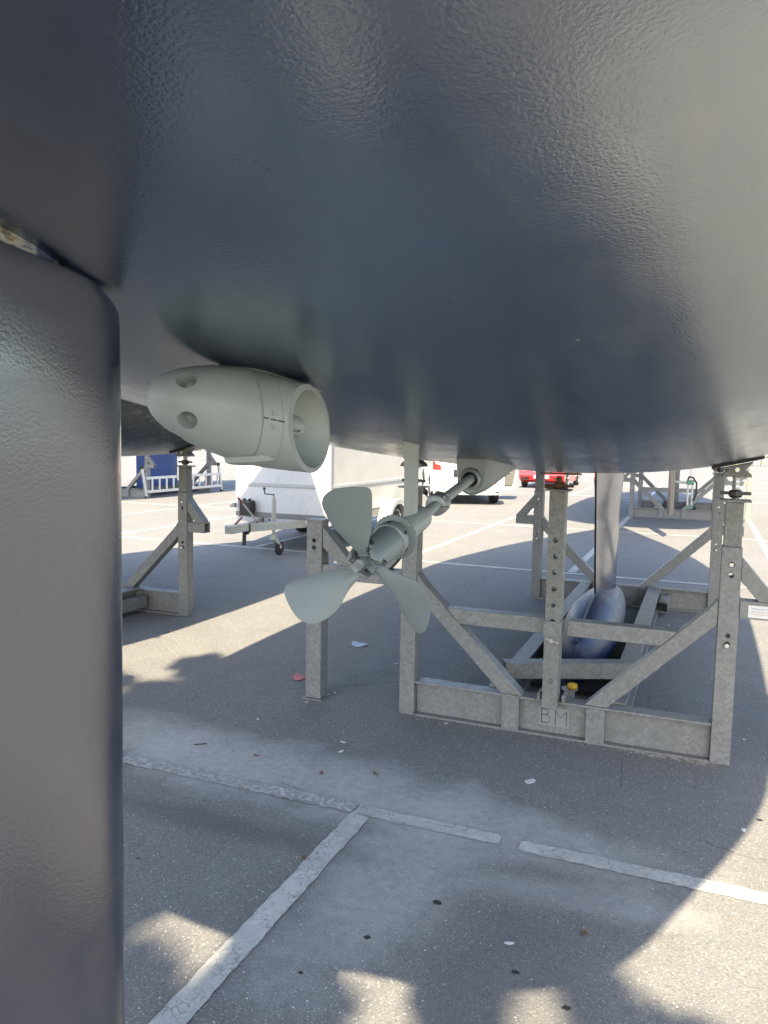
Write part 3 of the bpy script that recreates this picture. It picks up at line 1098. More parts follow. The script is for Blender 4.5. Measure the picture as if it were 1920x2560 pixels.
md.angle_limit = R(50)
pod.data.shade_smooth()
pod.data.set_sharp_from_angle(angle=R(32))
# pylon that fairs the pod into the hull, pointed past the nozzle
bm = NB()
def oval(cu, off, L0, L1, w, z, n=48):
    o_ = pod_c(cu) - PE * off
    pts = []
    for i in range(n):
        a = 2 * PI * i / n
        ca, sa = math.cos(a), math.sin(a)
        L = L1 if ca > 0 else L0
        k = (1 - max(0, ca) ** 1.6) ** 0.9 if ca > 0 else 1.0
        q = o_ + PA * (L * ca) + PE * (w * sa * (0.25 + 0.75 * k))
        pts.append((q.x, q.y, z))
    return pts
loft(bm, [oval(0.17, 0.050, 0.03, 0.075, 0.012, 1.714), oval(0.18, 0.050, 0.035, 0.120, 0.024, 1.726), oval(0.19, 0.044, 0.05, 0.165, 0.036, 1.738),
          oval(0.19, 0.046, 0.06, 0.185, 0.048, 1.748), oval(0.19, 0.046, 0.07, 0.20, 0.07, 1.765)])
obj('mounting_pylon', bm, M['primer'], pod, smooth=50)
axis = (POPEN - bore0).normalized()
bm = NB()
lathe(bm, bore0 + axis * 0.002, axis, [(0, 0.020), (0.060, 0.0205), (0.072, 0.0195), (0.081, 0.016), (0.088, 0.0095), (0.091, 0.0)], 28)
tip = obj('hub_cap', bm, M['primer'], pod, smooth=50)
ax_, ay_, az_ = frame(axis)
c = NB()
for k in range(4):
    a = R(25 + 90 * k)
    d = ax_ * math.cos(a) + ay_ * math.sin(a)
    bar(c, bore0 + axis * 0.060 + d * 0.020, bore0 + axis * 0.078 + d * 0.018, 0.005, 0.009, up=d)
carve(tip, c)
tip.data.shade_smooth()
tip.data.set_sharp_from_angle(angle=R(40))
for k in range(5):
    a = R(72 * k + 10)
    d = ax_ * math.cos(a) + ay_ * math.sin(a)
    tn = axis.cross(d)
    bm = NB()
    v = [bm.verts.new(bore0 + axis * (0.018 + x) + d * r + tn * w) for r, w, x in ((0.018, -0.006, 0.006), (0.058, -0.018, 0.010), (0.058, 0.018, -0.006), (0.018, 0.006, -0.006))]
    bm.faces.new(v)
    o = obj('impeller_blade', bm, M['primerdark'], pod)
    md = o.modifiers.new('solid', 'SOLIDIFY')
    md.thickness = 0.003
# clamp band with two screws and a slotted joint on the side towards the stern
bm = NB()
for dz in (0.0105, -0.0105):
    u = 0.176
    rr_ = 0.0785
    a = math.asin((dz - 0.004) / rr_)
    p = pod_c(u) + PE * (rr_ * math.cos(a)) + Vector((0, 0, rr_ * math.sin(a)))
    cyl(bm, p - PE * 0.004, p + PE * 0.0012, 0.0036, 12)
obj_split('screw', bm, M['zinc'], pod)
bm = NB()
for u0, u1 in ((0.1585, 0.166), (0.170, 0.180), (0.182, 0.1935)):
    p, q = pod_c(u0) + PE * 0.0783 - Vector((0, 0, 0.003)), pod_c(u1) + PE * 0.0783 - Vector((0, 0, 0.003))
    bar(bm, p, q, 0.002, 0.0016)
obj_split('joint_slot', bm, M['hole'], pod)
bm = NB()
q = pod_c(0.175)
lathe(bm, (q.x, q.y, q.z - 0.0595), (0.06, 0.06, -1), [(0, 0.050), (0.0095, 0.048), (0.0125, 0.043), (0.0165, 0.024), (0.018, 0.0)], 36)
obj('drain_cap', bm, M['primer'], pod, smooth=40)

# ------------------------------------------------------------------ boat cradles
def cyl_y(bm, x, z, y0, y1, r, n=14):
    return cyl(bm, (x, y0, z), (x, y1, z), r, n)

def hull_under(t, s):
    return hull_z(t, s)

def build_cradle(x0, y0, label, mat='galv', mid=True, out_left=True, out_right=True, plate=None, sticker=False, tie=True, keelbeam=True, L=3.85, group='boat cradles on the yard', hz=hull_under):
    root = thing('boat_cradle', label, 'boat cradle', (x0, y0, 0), group)
    m = M[mat]
    def W(x, y, z):
        return (x0 + x, y0 + y, z)
    def bx(bm, a, b, c, d, e, f):
        return box(bm, x0 + a, x0 + b, y0 + c, y0 + d, e, f)
    for yb, sgn in ((0.0, 1), (L, -1)):
        bm = NB()
        bx(bm, -0.815, 0.815, yb - 0.05, yb + 0.05, 0.0, 0.012)
        bx(bm, -0.815, 0.815, yb - 0.005, yb + 0.005, 0.012, 0.198)
        bx(bm, -0.815, 0.815, yb - 0.05, yb + 0.05, 0.198, 0.211)
        beam = obj('cross_beam', bm, m, root, bevel=0.0025)
        for sx in (-0.235, 0.235):
            bm = NB()
            bx(bm, sx - 0.05, sx + 0.05, yb - 0.052, yb - 0.005, 0.012, 0.198)
            bx(bm, sx - 0.05, sx + 0.05, yb + 0.005, yb + 0.052, 0.012, 0.198)
            obj('stiffener', bm, m, root, bevel=0.003)
        for sx in (-1, 1):
            # lower sleeve, inner tube, screw head
            bm = NB()
            bx(bm, *sorted((sx * 0.817, sx * 0.913)), yb - 0.05, yb + 0.05, 0.0, 1.135)
            post = obj('post', bm, m, root, bevel=0.005)
            c = NB()
            for hz_ in (1.045, 0.99, 0.68, 0.635):
                cyl_y(c, x0 + sx * 0.866, hz_, y0 + yb - 0.2, y0 + yb + 0.2, 0.0125)
            carve(post, c)
            bm = NB()
            bx(bm, *sorted((sx * 0.823, sx * 0.907)), yb - 0.044, yb + 0.044, 1.135, 1.362)
            obj('inner_post', bm, M['galvold'], root, bevel=0.004)
            bm = NB()
            cyl(bm, W(sx * 0.866, yb, 0.631), W(sx * 0.866, yb - 0.066, 0.631), 0.011, 12)
            cyl(bm, W(sx * 0.866, yb, 1.045), W(sx * 0.866, yb - 0.056, 1.045), 0.0105, 12)
            obj_split('locking_pin', bm, M['steel'], post, smooth=50)
            zt = hz(yb, sx * 0.866)
            bm = NB()
            bx(bm, *sorted((sx * 0.795, sx * 0.94)), yb - 0.06, yb + 0.06, 1.362, 1.372)
            top = obj('top_plate', bm, m, root, bevel=0.002)
            bm = NB()
            prof = []
            hgt = zt - 0.07 - 1.372
            nth = max(4, int(hgt / 0.012))
            for k in range(nth + 1):
                z = hgt * k / nth
                prof += [(z, 0.019 if k % 2 else 0.0165)]
            lathe(bm, W(sx * 0.866, yb, 1.372), (0, 0, 1), prof, 16)
            jack = obj('jack_screw', bm, M['steel'], root)
            bm = NB()
            lathe(bm, W(sx * 0.866, yb, 1.382), (0, 0, 1), [(0, 0.026), (0.01, 0.033), (0.03, 0.033), (0.04, 0.025)], 8)
            box(bm, x0 + sx * 0.866 - 0.072, x0 + sx * 0.866 + 0.072, y0 + yb - 0.008, y0 + yb + 0.008, 1.396, 1.412)
            obj('jack_nut', bm, M['darksteel'], jack, bevel=0.002)
            # butterfly head and pad under the hull
            bm = NB()
            sl = (hz(yb, sx * 0.866 + 0.1) - hz(yb, sx * 0.866 - 0.1)) / 0.2
            cx = sx * 0.866
            zb = zt - 0.078
            pts = [(cx - 0.07, zb), (cx + 0.07, zb), (cx + 0.064, zb + 0.016), (cx + 0.040, zb + 0.036), (cx + 0.072, zt - 0.019 + sl * 0.07), (cx - 0.072, zt - 0.019 - sl * 0.07), (cx - 0.040, zb + 0.036), (cx - 0.064, zb + 0.016)]
            prism(bm, [(x0 + a, b) for a, b in pts], 'y', y0 + yb - 0.05, y0 + yb + 0.05)
            head = obj('swivel_head', bm, M['galvold'], root, bevel=0.003)
            bm = NB()
            cyl(bm, W(cx, yb - 0.05, zb + 0.036), W(cx, yb - 0.058, zb + 0.036), 0.0115, 8)
            for q in (-0.045, 0.045):
                cyl(bm, W(cx + q, yb - 0.03, zb - 0.012), W(cx + q, yb - 0.03, zb), 0.008, 6)
            obj_split('bolt', bm, M['steel'], head)
            bm = NB()
            v = []
            for yy in (-0.075, 0.075):
                for xx in (-0.118, 0.118):
                    zz = hz(yb + yy, cx + xx) - 0.003
                    v += [W(cx + xx, yb + yy, zz - 0.015), W(cx + xx, yb + yy, zz)]
            vv = [bm.verts.new(p) for p in v]
            for f in ((0, 1, 3, 2), (4, 6, 7, 5), (0, 4, 5, 1), (2, 3, 7, 6), (0, 2, 6, 4), (1, 5, 7, 3)):
                bm.faces.new([vv[i] for i in f])
            obj('support_pad', bm, M['rubber'], root)
            # brace from the beam up to the post, with its gusset at the top
            bm = NB()
            gx, gz = 0.711, 0.703                      # unit vector along the brace
            ox, oz = -gz * 0.0425, gx * 0.0425
            def on_z(px, pz, z):
                return px + gx / gz * (z - pz), z
            def on_x(px, pz, x):
                return x, pz + gz / gx * (x - px)
            up_ = (0.245 + ox, 0.226 + oz)
            lo_ = (0.245 - ox, 0.226 - oz)
            pts = [on_z(*up_, 0.2115), on_z(*lo_, 0.2115), on_x(*lo_, 0.8155), on_x(*up_, 0.8155)]
            prism(bm, [(x0 + sx * a, b) for a, b in pts], 'y', y0 + yb - 0.045, y0 + yb + 0.045)
            obj('brace', bm, m, root, bevel=0.004)
            bm = NB()
            prism(bm, [(x0 + sx * a, b) for a, b in ((0.815, 0.86), (0.768, 0.80), (0.760, 0.765), (0.815, 0.765))], 'y', y0 + yb - 0.047, y0 + yb + 0.047)
            obj('gusset', bm, m, root, bevel=0.003)
            # console on the outer side
            ext = 1.10 if not ((sx < 0 and out_left or sx > 0 and out_right) and yb == 0.0) else 1.44
            bm = NB()
            bx(bm, *sorted((sx * 0.915, sx * ext)), yb - 0.044, yb + 0.044, 0.775, 0.865)
            if ext < 1.2:
                pass
            arm = obj('console_arm', bm, m, root, bevel=0.003)
            if ext < 1.2:
                c = NB()
                bx(c, *sorted((sx * (ext - 0.06), sx * (ext + 0.02))), yb - 0.036, yb + 0.036, 0.783, 0.857)
                carve(arm, c)
            bm = NB()
            prism(bm, [(x0 + sx * a, b) for a, b in ((0.9135, 1.085), (0.9135, 0.965), (1.000, 0.8655), (1.098, 0.8655))], 'y', y0 + yb - 0.042, y0 + yb + 0.042)
            obj('console_brace', bm, m, root, bevel=0.003)
            if ext > 1.2:
                bm = NB()
                bx(bm, *sorted((sx * 1.442, sx * 1.548)), yb - 0.05, yb + 0.05, 0.008, 1.135)
                leg = obj('outrigger_leg', bm, m, root, bevel=0.005)
                c = NB()
                for hz_ in (1.01, 0.965):
                    cyl_y(c, x0 + sx * 1.497, hz_, y0 + yb - 0.2, y0 + yb + 0.2, 0.0125)
                carve(leg, c)
                bm = NB()
                bx(bm, *sorted((sx * 1.43, sx * 1.56)), yb - 0.065, yb + 0.065, 0.0, 0.008)
                obj('base_plate', bm, m, leg)
                bm = NB()
                bx(bm, *sorted((sx * 1.436, sx * 1.554)), yb - 0.055, yb + 0.055, 1.135, 1.141)
                obj('end_cap', bm, m, leg)
                bm = NB()
                prism(bm, [(x0 + sx * a, b) for a, b in ((1.4415, 1.10), (1.4415, 0.975), (1.325, 0.8655), (1.225, 0.8655))], 'y', y0 + yb - 0.042, y0 + yb + 0.042)
                obj('outrigger_brace', bm, m, root, bevel=0.003)
    if tie:
        bm = NB()
        prism(bm, [(x0 - 0.635, 0.672), (x0 - 0.548, 0.585), (x0 - 0.062, 0.585), (x0 - 0.062, 0.672)], 'y', y0 - 0.042, y0 + 0.042)
        obj('tie_bar', bm, m, root, bevel=0.004)
        bm = NB()
        prism(bm, [(x0 + 0.635, 0.672), (x0 + 0.548, 0.585), (x0 + 0.062, 0.585), (x0 + 0.062, 0.672)], 'y', y0 - 0.042, y0 + 0.042)
        obj('tie_bar', bm, m, root, bevel=0.004)
        for sx in (-1, 1):
            bm = NB()
            p, q = Vector(W(sx * 0.655, -0.047, 0.665)), Vector(W(sx * 0.565, -0.047, 0.575))
            bar(bm, p, q, 0.006, 0.03)
            obj('weld_plate', bm, m, root)
    if mid:
        bm = NB()
        bx(bm, -0.05, 0.035, -0.098, -0.008, 0.178, 1.383)
        post = obj('centre_post', bm, M['galvold'], root, bevel=0.006)
        c = NB()
        for k in range(6):
            cyl_y(c, x0 - 0.008, 1.118 - 0.0895 * k, y0 - 0.3, y0 + 0.2, 0.0125)
        cyl_y(c, x0 - 0.008, 0.335, y0 - 0.3, y0 - 0.085, 0.0125)
        carve(post, c)
        bm = NB()
        bx(bm, -0.058, 0.043, -0.102, -0.004, 0.585, 0.672)
        sleeve = obj('sleeve', bm, m, root, bevel=0.004)
        bm = NB()
        cyl(bm, W(-0.008, -0.10, 0.566), W(-0.008, -0.112, 0.566), 0.012, 12)
        bar(bm, W(-0.04, -0.107, 0.575), W(0.03, -0.107, 0.556), 0.004, 0.006)
        obj_split('locking_pin', bm, M['steel'], post, smooth=50)
        bm = NB()
        for sx in (-0.075, 0.06):
            bx(bm, sx - 0.008, sx + 0.008, -0.06, 0.05, 0.212, 0.25)
        obj_split('post_guide', bm, m, root, bevel=0.002)
        bm = NB()
        bx(bm, -0.075, 0.06, -0.11, 0.0, 1.383, 1.392)
        obj('top_plate', bm, m, root, bevel=0.002)
        bm = NB()
        prof = [(0.010 * k, 0.0165 if k % 2 else 0.0135) for k in range(8)]
        lathe(bm, W(-0.008, -0.053, 1.392), (0, 0, 1), prof, 16)
        jack = obj('jack_screw', bm, M['rust'], root)
        bm = NB()
        lathe(bm, W(-0.008, -0.053, 1.398), (0, 0, 1), [(0, 0.022), (0.008, 0.03), (0.022, 0.03), (0.03, 0.02)], 8)
        box(bm, x0 - 0.085, x0 + 0.07, y0 - 0.060, y0 - 0.046, 1.402, 1.417)
        obj('jack_nut', bm, M['rust'], jack, bevel=0.002)
        bm = NB()
        v = []
        for yy in (-0.12, 0.02):
            for xx in (-0.10, 0.10):
                zz = hz(yy, xx) - 0.002
                v += [W(xx, yy, zz - 0.011), W(xx, yy, zz)]
        vv = [bm.verts.new(p) for p in v]
        for f in ((0, 1, 3, 2), (4, 6, 7, 5), (0, 4, 5, 1), (2, 3, 7, 6), (0, 2, 6, 4), (1, 5, 7, 3)):
            bm.faces.new([vv[i] for i in f])
        obj('support_pad', bm, M['darksteel'], root)
    for xa, xb in ((-0.39, -0.285), (0.265, 0.385)):
        bm = NB()
        bx(bm, xa, xb, 0.055, L - 0.055, 0.208, 0.220)
        bx(bm, xa + 0.047, xa + 0.055, 0.055, L - 0.055, 0.06, 0.208)
        bx(bm, xa, xb, 0.055, L - 0.055, 0.048, 0.06)
        obj('side_rail', bm, m, root, bevel=0.002)
    bm = NB()
    bx(bm, 0.39, 0.47, L - 0.45, L - 0.06, 0.15, 0.158)
    bx(bm, 0.39, 0.47, L - 0.45, L - 0.06, 0.05, 0.058)
    bx(bm, 0.462, 0.47, L - 0.45, L - 0.06, 0.058, 0.15)
    obj('channel_stub', bm, m, root, bevel=0.002)
    if keelbeam:
        bm = NB()
        p, q = Vector(W(-0.345, 0.245, 0.27)), Vector(W(0.37, 0.575, 0.27))
        bar(bm, p, q, 0.10, 0.098)
        kb = obj('keel_beam', bm, m, root, bevel=0.004)
        c = NB()
        d = (q - p).normalized()
        bar(c, p - d * 0.02, p + d * 0.15, 0.086, 0.084)
        carve(kb, c)
        bm = NB()
        bx(bm, -0.28, 0.26, 0.75, 3.55, 0.02, 0.05)
        obj('black_sheet', bm, M['rubber'], root)  # flat black sheet that blackens the ground under the bulb
    if plate:
        bm = NB()
        bx(bm, -0.080, 0.092, -0.0085, -0.0052, 0.052, 0.160)
        pl = obj('name_plate', bm, M['plate'], root, bevel=0.001)
        # letters punched as rows of small holes
        def dots(pts, r=0.0030):
            bm = NB()
            for a, b in pts:
                cyl(bm, W(a, -0.0080, b - 0.006), W(a, -0.0092, b - 0.006), r, 8)
            return obj('letter', bm, M['hole'], pl)
        B_, M_ = [], []
        for k in range(12):
            B_.append((-0.064, 0.073 + 0.0072 * k))
        for k in range(4):
            B_.append((-0.058 + 0.0065 * k, 0.152))
            B_.append((-0.058 + 0.0065 * k, 0.120))
            B_.append((-0.058 + 0.0065 * k, 0.073))
        for a in range(5):
            an = R(70 - 35 * a)
            B_.append((-0.038 + 0.012 * math.cos(an), 0.136 + 0.0155 * math.sin(an)))
        for a in range(6):
            an = R(75 - 30 * a)
            B_.append((-0.034 + 0.017 * math.cos(an), 0.0965 + 0.0225 * math.sin(an)))
        for k in range(12):
            M_.append((0.014, 0.071 + 0.0072 * k))
            M_.append((0.075, 0.071 + 0.0072 * k))
        for k in range(1, 6):
            M_.append((0.014 + 0.0061 * k, 0.150 - 0.0072 * k))
            M_.append((0.075 - 0.0061 * k, 0.150 - 0.0072 * k))
        dots(B_)
        dots(M_)
    if sticker:
        bm = NB()
        bx(bm, 0.955, 1.068, -0.0448, -0.0442, 0.784, 0.846)
        st = obj('sticker', bm, M['paper'], root)
        text_part('lettering', 'Wilhelmsen Steel', 0.0135, W(0.968, -0.0449, 0.826), (1, 0, 0), (0, 0, 1), M['inkblue'], st)
        text_part('lettering', 'Mob: +31 6 53 74 11 9', 0.0088, W(0.968, -0.0449, 0.812), (1, 0, 0), (0, 0, 1), M['inkblack'], st)
        text_part('lettering', 'www.wilhelmsensteel.nl', 0.0080, W(0.968, -0.0449, 0.8005), (1, 0, 0), (0, 0, 1), M['inkred'], st)
    return root

build_cradle(0, 0, 'galvanised steel cradle marked BM under the navy hull, around its keel', plate='BM', sticker=True)
LB_DZ = 1.532 - 0.65 * hull_z(3.0, 0.866 / 0.92)
def left_under(t, s):
    return 0.65 * hull_z(3.0 + (t - 3.85) / 0.6, s / 0.92) + LB_DZ
build_cradle(-4.475, -2.35, 'grey steel cradle partly hidden behind the rudder, its brace and post bare', mid=False, tie=False, keelbeam=False, out_left=False, out_right=False, hz=left_under)
build_cradle(0.14, 13.75, 'pale sunlit cradle far behind the keel, seen between the two right posts', L=2.5, out_left=False, mid=False, keelbeam=False, tie=True)
build_cradle(-13.4, 11.9, 'bright white-looking cradle far left around the blue keel', L=2.7, mid=False, tie=False, keelbeam=False, out_left=False, out_right=False)

# ------------------------------------------------------------------ neighbouring boats
def other_boat(x, y, label, low, dz=0.0, sc=1.0, sy=1.0, top=None, sz=1.0):
    top = top or M['topside']
    r = thing('sailboat', label, 'sailboat', (x, y + 2, 0), None)
    for src, mat in ((hull, low), (topside, top)):
        c = src.copy()
        c.data = src.data.copy()
        c.data.materials.clear()
        c.data.materials.append(mat)
        COL.objects.link(c)
        c.parent = r
        c.scale = (sc, sy, sz)
        c.location = (0, -2 + 2 * sy, dz)
    return r
lb = other_boat(-4.475, -0.30, 'scuffed blue-black hull with streaky worn paint left of the thruster pod', M['oldhull'], LB_DZ, 0.92, 0.6, top=M['oldhull'], sz=0.65)
rb = other_boat(0.14, 13.75, 'far dark boat with brownish rudder hanging over the pale cradle', M['darkhull'])
for src, nm in ((rudder, 'rudder'), (keel, 'keel')):
    c = src.copy()
    c.data = src.data.copy()
    c.data.materials.clear()
    c.data.materials.append(M['darkhull'])
    COL.objects.link(c)
    c.parent = rb
    if nm == 'keel':
        c.scale = (0.8, 0.7, 1)
        c.location = (0, -0.35, 0.06)
    if nm == 'rudder':
        c.location = (0.08, 0, 0)
bm = NB()
lathe(bm, (0.19, 10.9, 1.30), (0, 0.1, -1), [(0, 0.12), (0.05, 0.118), (0.10, 0.10), (0.14, 0.07), (0.165, 0.03), (0.17, 0)], 24)
gr = obj('saildrive', bm, M['black'], rb, smooth=60)
bm = NB()
for k in range(7):
    a = -1.2 + 0.4 * k
    pts = [(0.19 + 0.122 * math.sin(a) * math.cos(e), 10.9 - 0.122 * math.cos(a) * math.cos(e), 1.27 - 0.16 * math.sin(e)) for e in (0.1, 0.5, 0.9)]
    tube(bm, pts, 0.006, 6)
obj_split('fin', bm, M['alu'], gr)
fb = other_boat(-13.4, 11.9, 'far left boat with a broad blue keel standing in its cradle', M['bluekeel'], 0.12)
bm = NB()
rings = []
for z in (0.02, 0.06, 0.6, 1.1, 1.62):
    rings.append([(-13.4 + y, 14.25 - x, z) for x, y in foil(1.75, 0.10)])
loft(bm, rings)
obj('keel', bm, M['bluekeel'], fb, smooth=50)

# ------------------------------------------------------------------ box trailer
tr = thing('box_trailer', 'white box trailer with jockey wheel and drawbar parked beyond the propeller', 'trailer', (-4.85, 7.5, 0))
bm = NB()
box(bm, -5.60, -4.10, 5.42, 9.1, 0.53, 2.15)
body = obj('body', bm, M['white'], tr, bevel=0.01)
bm = NB()
box(bm, -4.0985, -4.094, 5.50, 9.05, 0.56, 2.1)
obj('side_panel', bm, M['dullwhite'], body)
bm = NB()
for x in (-5.605, -4.095):
    box(bm, x - 0.022, x + 0.022, 5.405, 5.455, 0.50, 2.16)
obj_split('corner_profile', bm, M['alu'], tr, bevel=0.004)
bm = NB()
box(bm, -5.575, -4.125, 5.406, 5.42, 0.925, 0.975)
obj('rub_strip', bm, M['greystrip'], tr, bevel=0.003)
bm = NB()
box(bm, -4.094, -4.080, 5.46, 9.05, 0.93, 0.975)
obj('rub_strip', bm, M['greystrip'], tr, bevel=0.003)
bm = NB()
box(bm, -5.62, -4.08, 5.40, 5.47, 0.475, 0.545)
sill = obj('sill_rail', bm, M['galv'], tr, bevel=0.003)
bm = NB()
box(bm, -5.60, -4.09, 5.415, 5.475, 0.405, 0.470)
rail = obj('frame_rail', bm, M['white'], tr, bevel=0.003)
bm = NB()
for x in (-5.17, -5.06, -4.38, -4.30):
    box(bm, x - 0.012, x + 0.012, 5.411, 5.416, 0.425, 0.455)
obj_split('rail_slot', bm, M['hole'], rail)
bm = NB()
for x in (-5.55, -4.15):
    box(bm, x - 0.04, x + 0.04, 5.48, 9.0, 0.40, 0.52)
for y in (6.2, 7.5, 8.8):
    box(bm, -5.5, -4.2, y - 0.03, y + 0.03, 0.41, 0.50)
obj('chassis', bm, M['galvold'], tr)
bm = NB()
for sx in (-1, 1):
    prism(bm, [(4.52, 0.40), (4.52, 0.49), (5.55, 0.475), (5.55, 0.355)], 'x', -4.85 + sx * 0.05 - 0.02, -4.85 + sx * 0.05 + 0.02) if False else None
    bar(bm, (-4.85 + sx * 0.045, 4.48, 0.435), (-4.85 + sx * 0.52, 5.95, 0.405), 0.05, 0.105)
draw = obj('drawbar', bm, M['drawbar'], tr, bevel=0.003)
bm = NB()
box(bm, -4.36, -4.325, 5.40, 5.52, 0.365, 0.445)
obj('hitch_plate', bm, M['steel'], draw)
bm = NB()
box(bm, -4.91, -4.79, 4.05, 4.44, 0.395, 0.500)
cpl = obj('coupling', bm, M['drawbar'], tr, bevel=0.008)
bm = NB()
box(bm, -4.895, -4.805, 4.046, 4.052, 0.41, 0.488)
obj('coupling_face', bm, M['trimlight'], cpl, bevel=0.004)
bm = NB()
bar(bm, (-4.85, 4.20, 0.50), (-4.83, 4.33, 0.585), 0.03, 0.014)
obj('coupling_handle', bm, M['grip'], cpl, bevel=0.003)
bm = NB()
bar(bm, (-4.87, 4.46, 0.43), (-4.88, 4.46, 0.20), 0.05, 0.035)
bar(bm, (-4.86, 4.44, 0.47), (-4.86, 4.50, 0.36), 0.09, 0.08)
obj('brake_bellows', bm, M['black'], tr, bevel=0.006)
bm = NB()
bar(bm, (-4.80, 4.66, 0.50), (-4.92, 4.48, 0.76), 0.028, 0.02)
lev = obj('handbrake_lever', bm, M['drawbar'], tr, bevel=0.003)
bm = NB()
cyl(bm, (-4.915, 4.485, 0.75), (-4.955, 4.43, 0.835), 0.014, 10)
ball(bm, (-4.80, 4.655, 0.49), 0.02, 10)
obj_split('lever_grip', bm, M['grip'], lev, smooth=50)
bm = NB()
prism(bm, [(5.398, 0.55), (5.398, 0.70), (5.33, 0.725), (5.25, 0.70), (5.26, 0.50)], 'x', -5.47, -5.28)
for x in (-5.42, -5.33):
    box(bm, x - 0.015, x + 0.015, 5.29, 5.34, 0.70, 0.745)
obj('tool_box', bm, M['black'], tr, bevel=0.01)
bm = NB()
box(bm, -5.70, -5.62, 5.36, 5.42, 0.60, 0.66)
obj('marker_lamp', bm, M['trimlight'], tr, bevel=0.006)
bm = NB()
lathe(bm, (-4.745, 5.0, 0.36), (0, 0, 1), [(0, 0.024), (0.06, 0.024), (0.061, 0.031), (0.43, 0.031), (0.435, 0.02), (0.46, 0.016)], 16)
jk = obj('jockey_tube', bm, M['drawbar'], tr, smooth=40)
bm = NB()
tube(bm, [(-4.745, 5.0, 0.82), (-4.745, 5.0, 0.845), (-4.87, 4.97, 0.855), (-4.88, 4.97, 0.91)], 0.008, 8)
ball(bm, (-4.88, 4.97, 0.925), 0.022, 10)
obj('crank_handle', bm, M['darksteel'], jk, smooth=50)
bm = NB()
cyl(bm, (-4.745, 5.0, 0.37), (-4.745, 5.0, 0.24), 0.02, 12)
for dx in (-0.034, 0.034):
    bar(bm, (-4.745 + dx, 4.985, 0.27), (-4.715 + dx, 5.10, 0.095), 0.008, 0.045)
box(bm, -4.785, -4.70, 4.955, 5.02, 0.22, 0.29)
obj('wheel_fork', bm, M['drawbar'], jk, bevel=0.003)

def wheel(cx, cy, cz, r, w, mtyre, mrim, parent, axis=(1, 0, 0), spokes=0, name='wheel'):
    ax = Vector(axis).normalized()
    c = Vector((cx, cy, cz))
    bm = NB()
    lathe(bm, c - ax * w / 2, ax, [(0, r * 0.62), (0.02 * w, r * 0.80), (0.10 * w, r * 0.95), (0.22 * w, r * 0.995), (0.5 * w, r), (0.78 * w, r * 0.995), (0.90 * w, r * 0.95), (0.98 * w, r * 0.80), (w, r * 0.62)], 36)
    ty = obj(name, bm, mtyre, parent, smooth=40)
    bm = NB()
    lathe(bm, c - ax * (w * 0.52), ax, [(0, r * 0.63), (0.02 * w, r * 0.60), (0.14 * w, r * 0.55), (0.17 * w, r * 0.30), (0.08 * w, r * 0.26), (0.05 * w, r * 0.12), (0.05 * w, 0)], 28, caps=False)
    lathe(bm, c + ax * (w * 0.52), -ax, [(0, r * 0.63), (0.02 * w, r * 0.60), (0.14 * w, r * 0.55), (0.17 * w, r * 0.30), (0.08 * w, r * 0.26), (0.05 * w, r * 0.12), (0.05 * w, 0)], 28, caps=False)
    rm = obj('rim', bm, mrim, ty, smooth=40)
    if spokes:
        bm = NB()
        x, y, d = frame(ax)
        for k in range(spokes):
            a = 2 * PI * k / spokes
            u = x * math.cos(a) + y * math.sin(a)
            for sgn in (-1, 1):
                f = c + ax * (sgn * (w * 0.36))
                if spokes >= 10:
                    cyl(bm, f + u * r * 0.42, f + u * r * 0.42 + ax * sgn * 0.004, r * 0.055, 8)
                else:
                    bar(bm, f + ax * sgn * 0.02 + u * r * 0.16, f + ax * sgn * 0.028 + u * r * 0.60, r * 0.10, 0.02, up=ax)
        obj_split('spoke' if spokes < 10 else 'rim_hole', bm, M['rim'] if spokes < 10 else M['hole'], ty)
    return ty

wheel(-4.715, 5.105, 0.092, 0.092, 0.06, M['rubber'], M['rustrim'], tr, name='jockey_wheel')
for x in (-4.02, -5.68):
    wheel(x, 7.6, 0.295, 0.295, 0.165, M['rubber'], M['steelrim'], tr, spokes=10)
    bm = NB()
    sx = 1 if x > -4.85 else -1
    for k in range(13):
        a0, a1 = PI * k / 13, PI * (k + 1) / 13
        r0, r1 = 0.36, 0.385
        xx = sorted((-4.85 + sx * 0.75, -4.85 + sx * 0.96))
        vs = []
        for X in xx:
            for rr, aa in ((r0, a0), (r1, a0), (r1, a1), (r0, a1)):
                vs.append(bm.verts.new((X, 7.6 - rr * math.cos(aa) * 1.12, 0.27 + rr * math.sin(aa))))
        for f in ((0, 1, 2, 3), (7, 6, 5, 4), (0, 4, 5, 1), (1, 5, 6, 2), (2, 6, 7, 3), (3, 7, 4, 0)):
            bm.faces.new([vs[i] for i in f])
    X = -4.85 + sx * 0.955
    loopo = [(7.6 - 0.383 * math.cos(PI * k / 13) * 1.12, 0.27 + 0.383 * math.sin(PI * k / 13)) for k in range(14)]
    loopi = [(7.6 - 0.31 * math.cos(PI * k / 13) * 1.08, 0.27 + 0.31 * math.sin(PI * k / 13)) for k in range(14)]
    for k in range(13):
        v = [bm.verts.new((X, *p)) for p in (loopo[k], loopo[k + 1], loopi[k + 1], loopi[k])]
        bm.faces.new(v)
    obj('fender', bm, M['dullwhite'], tr)

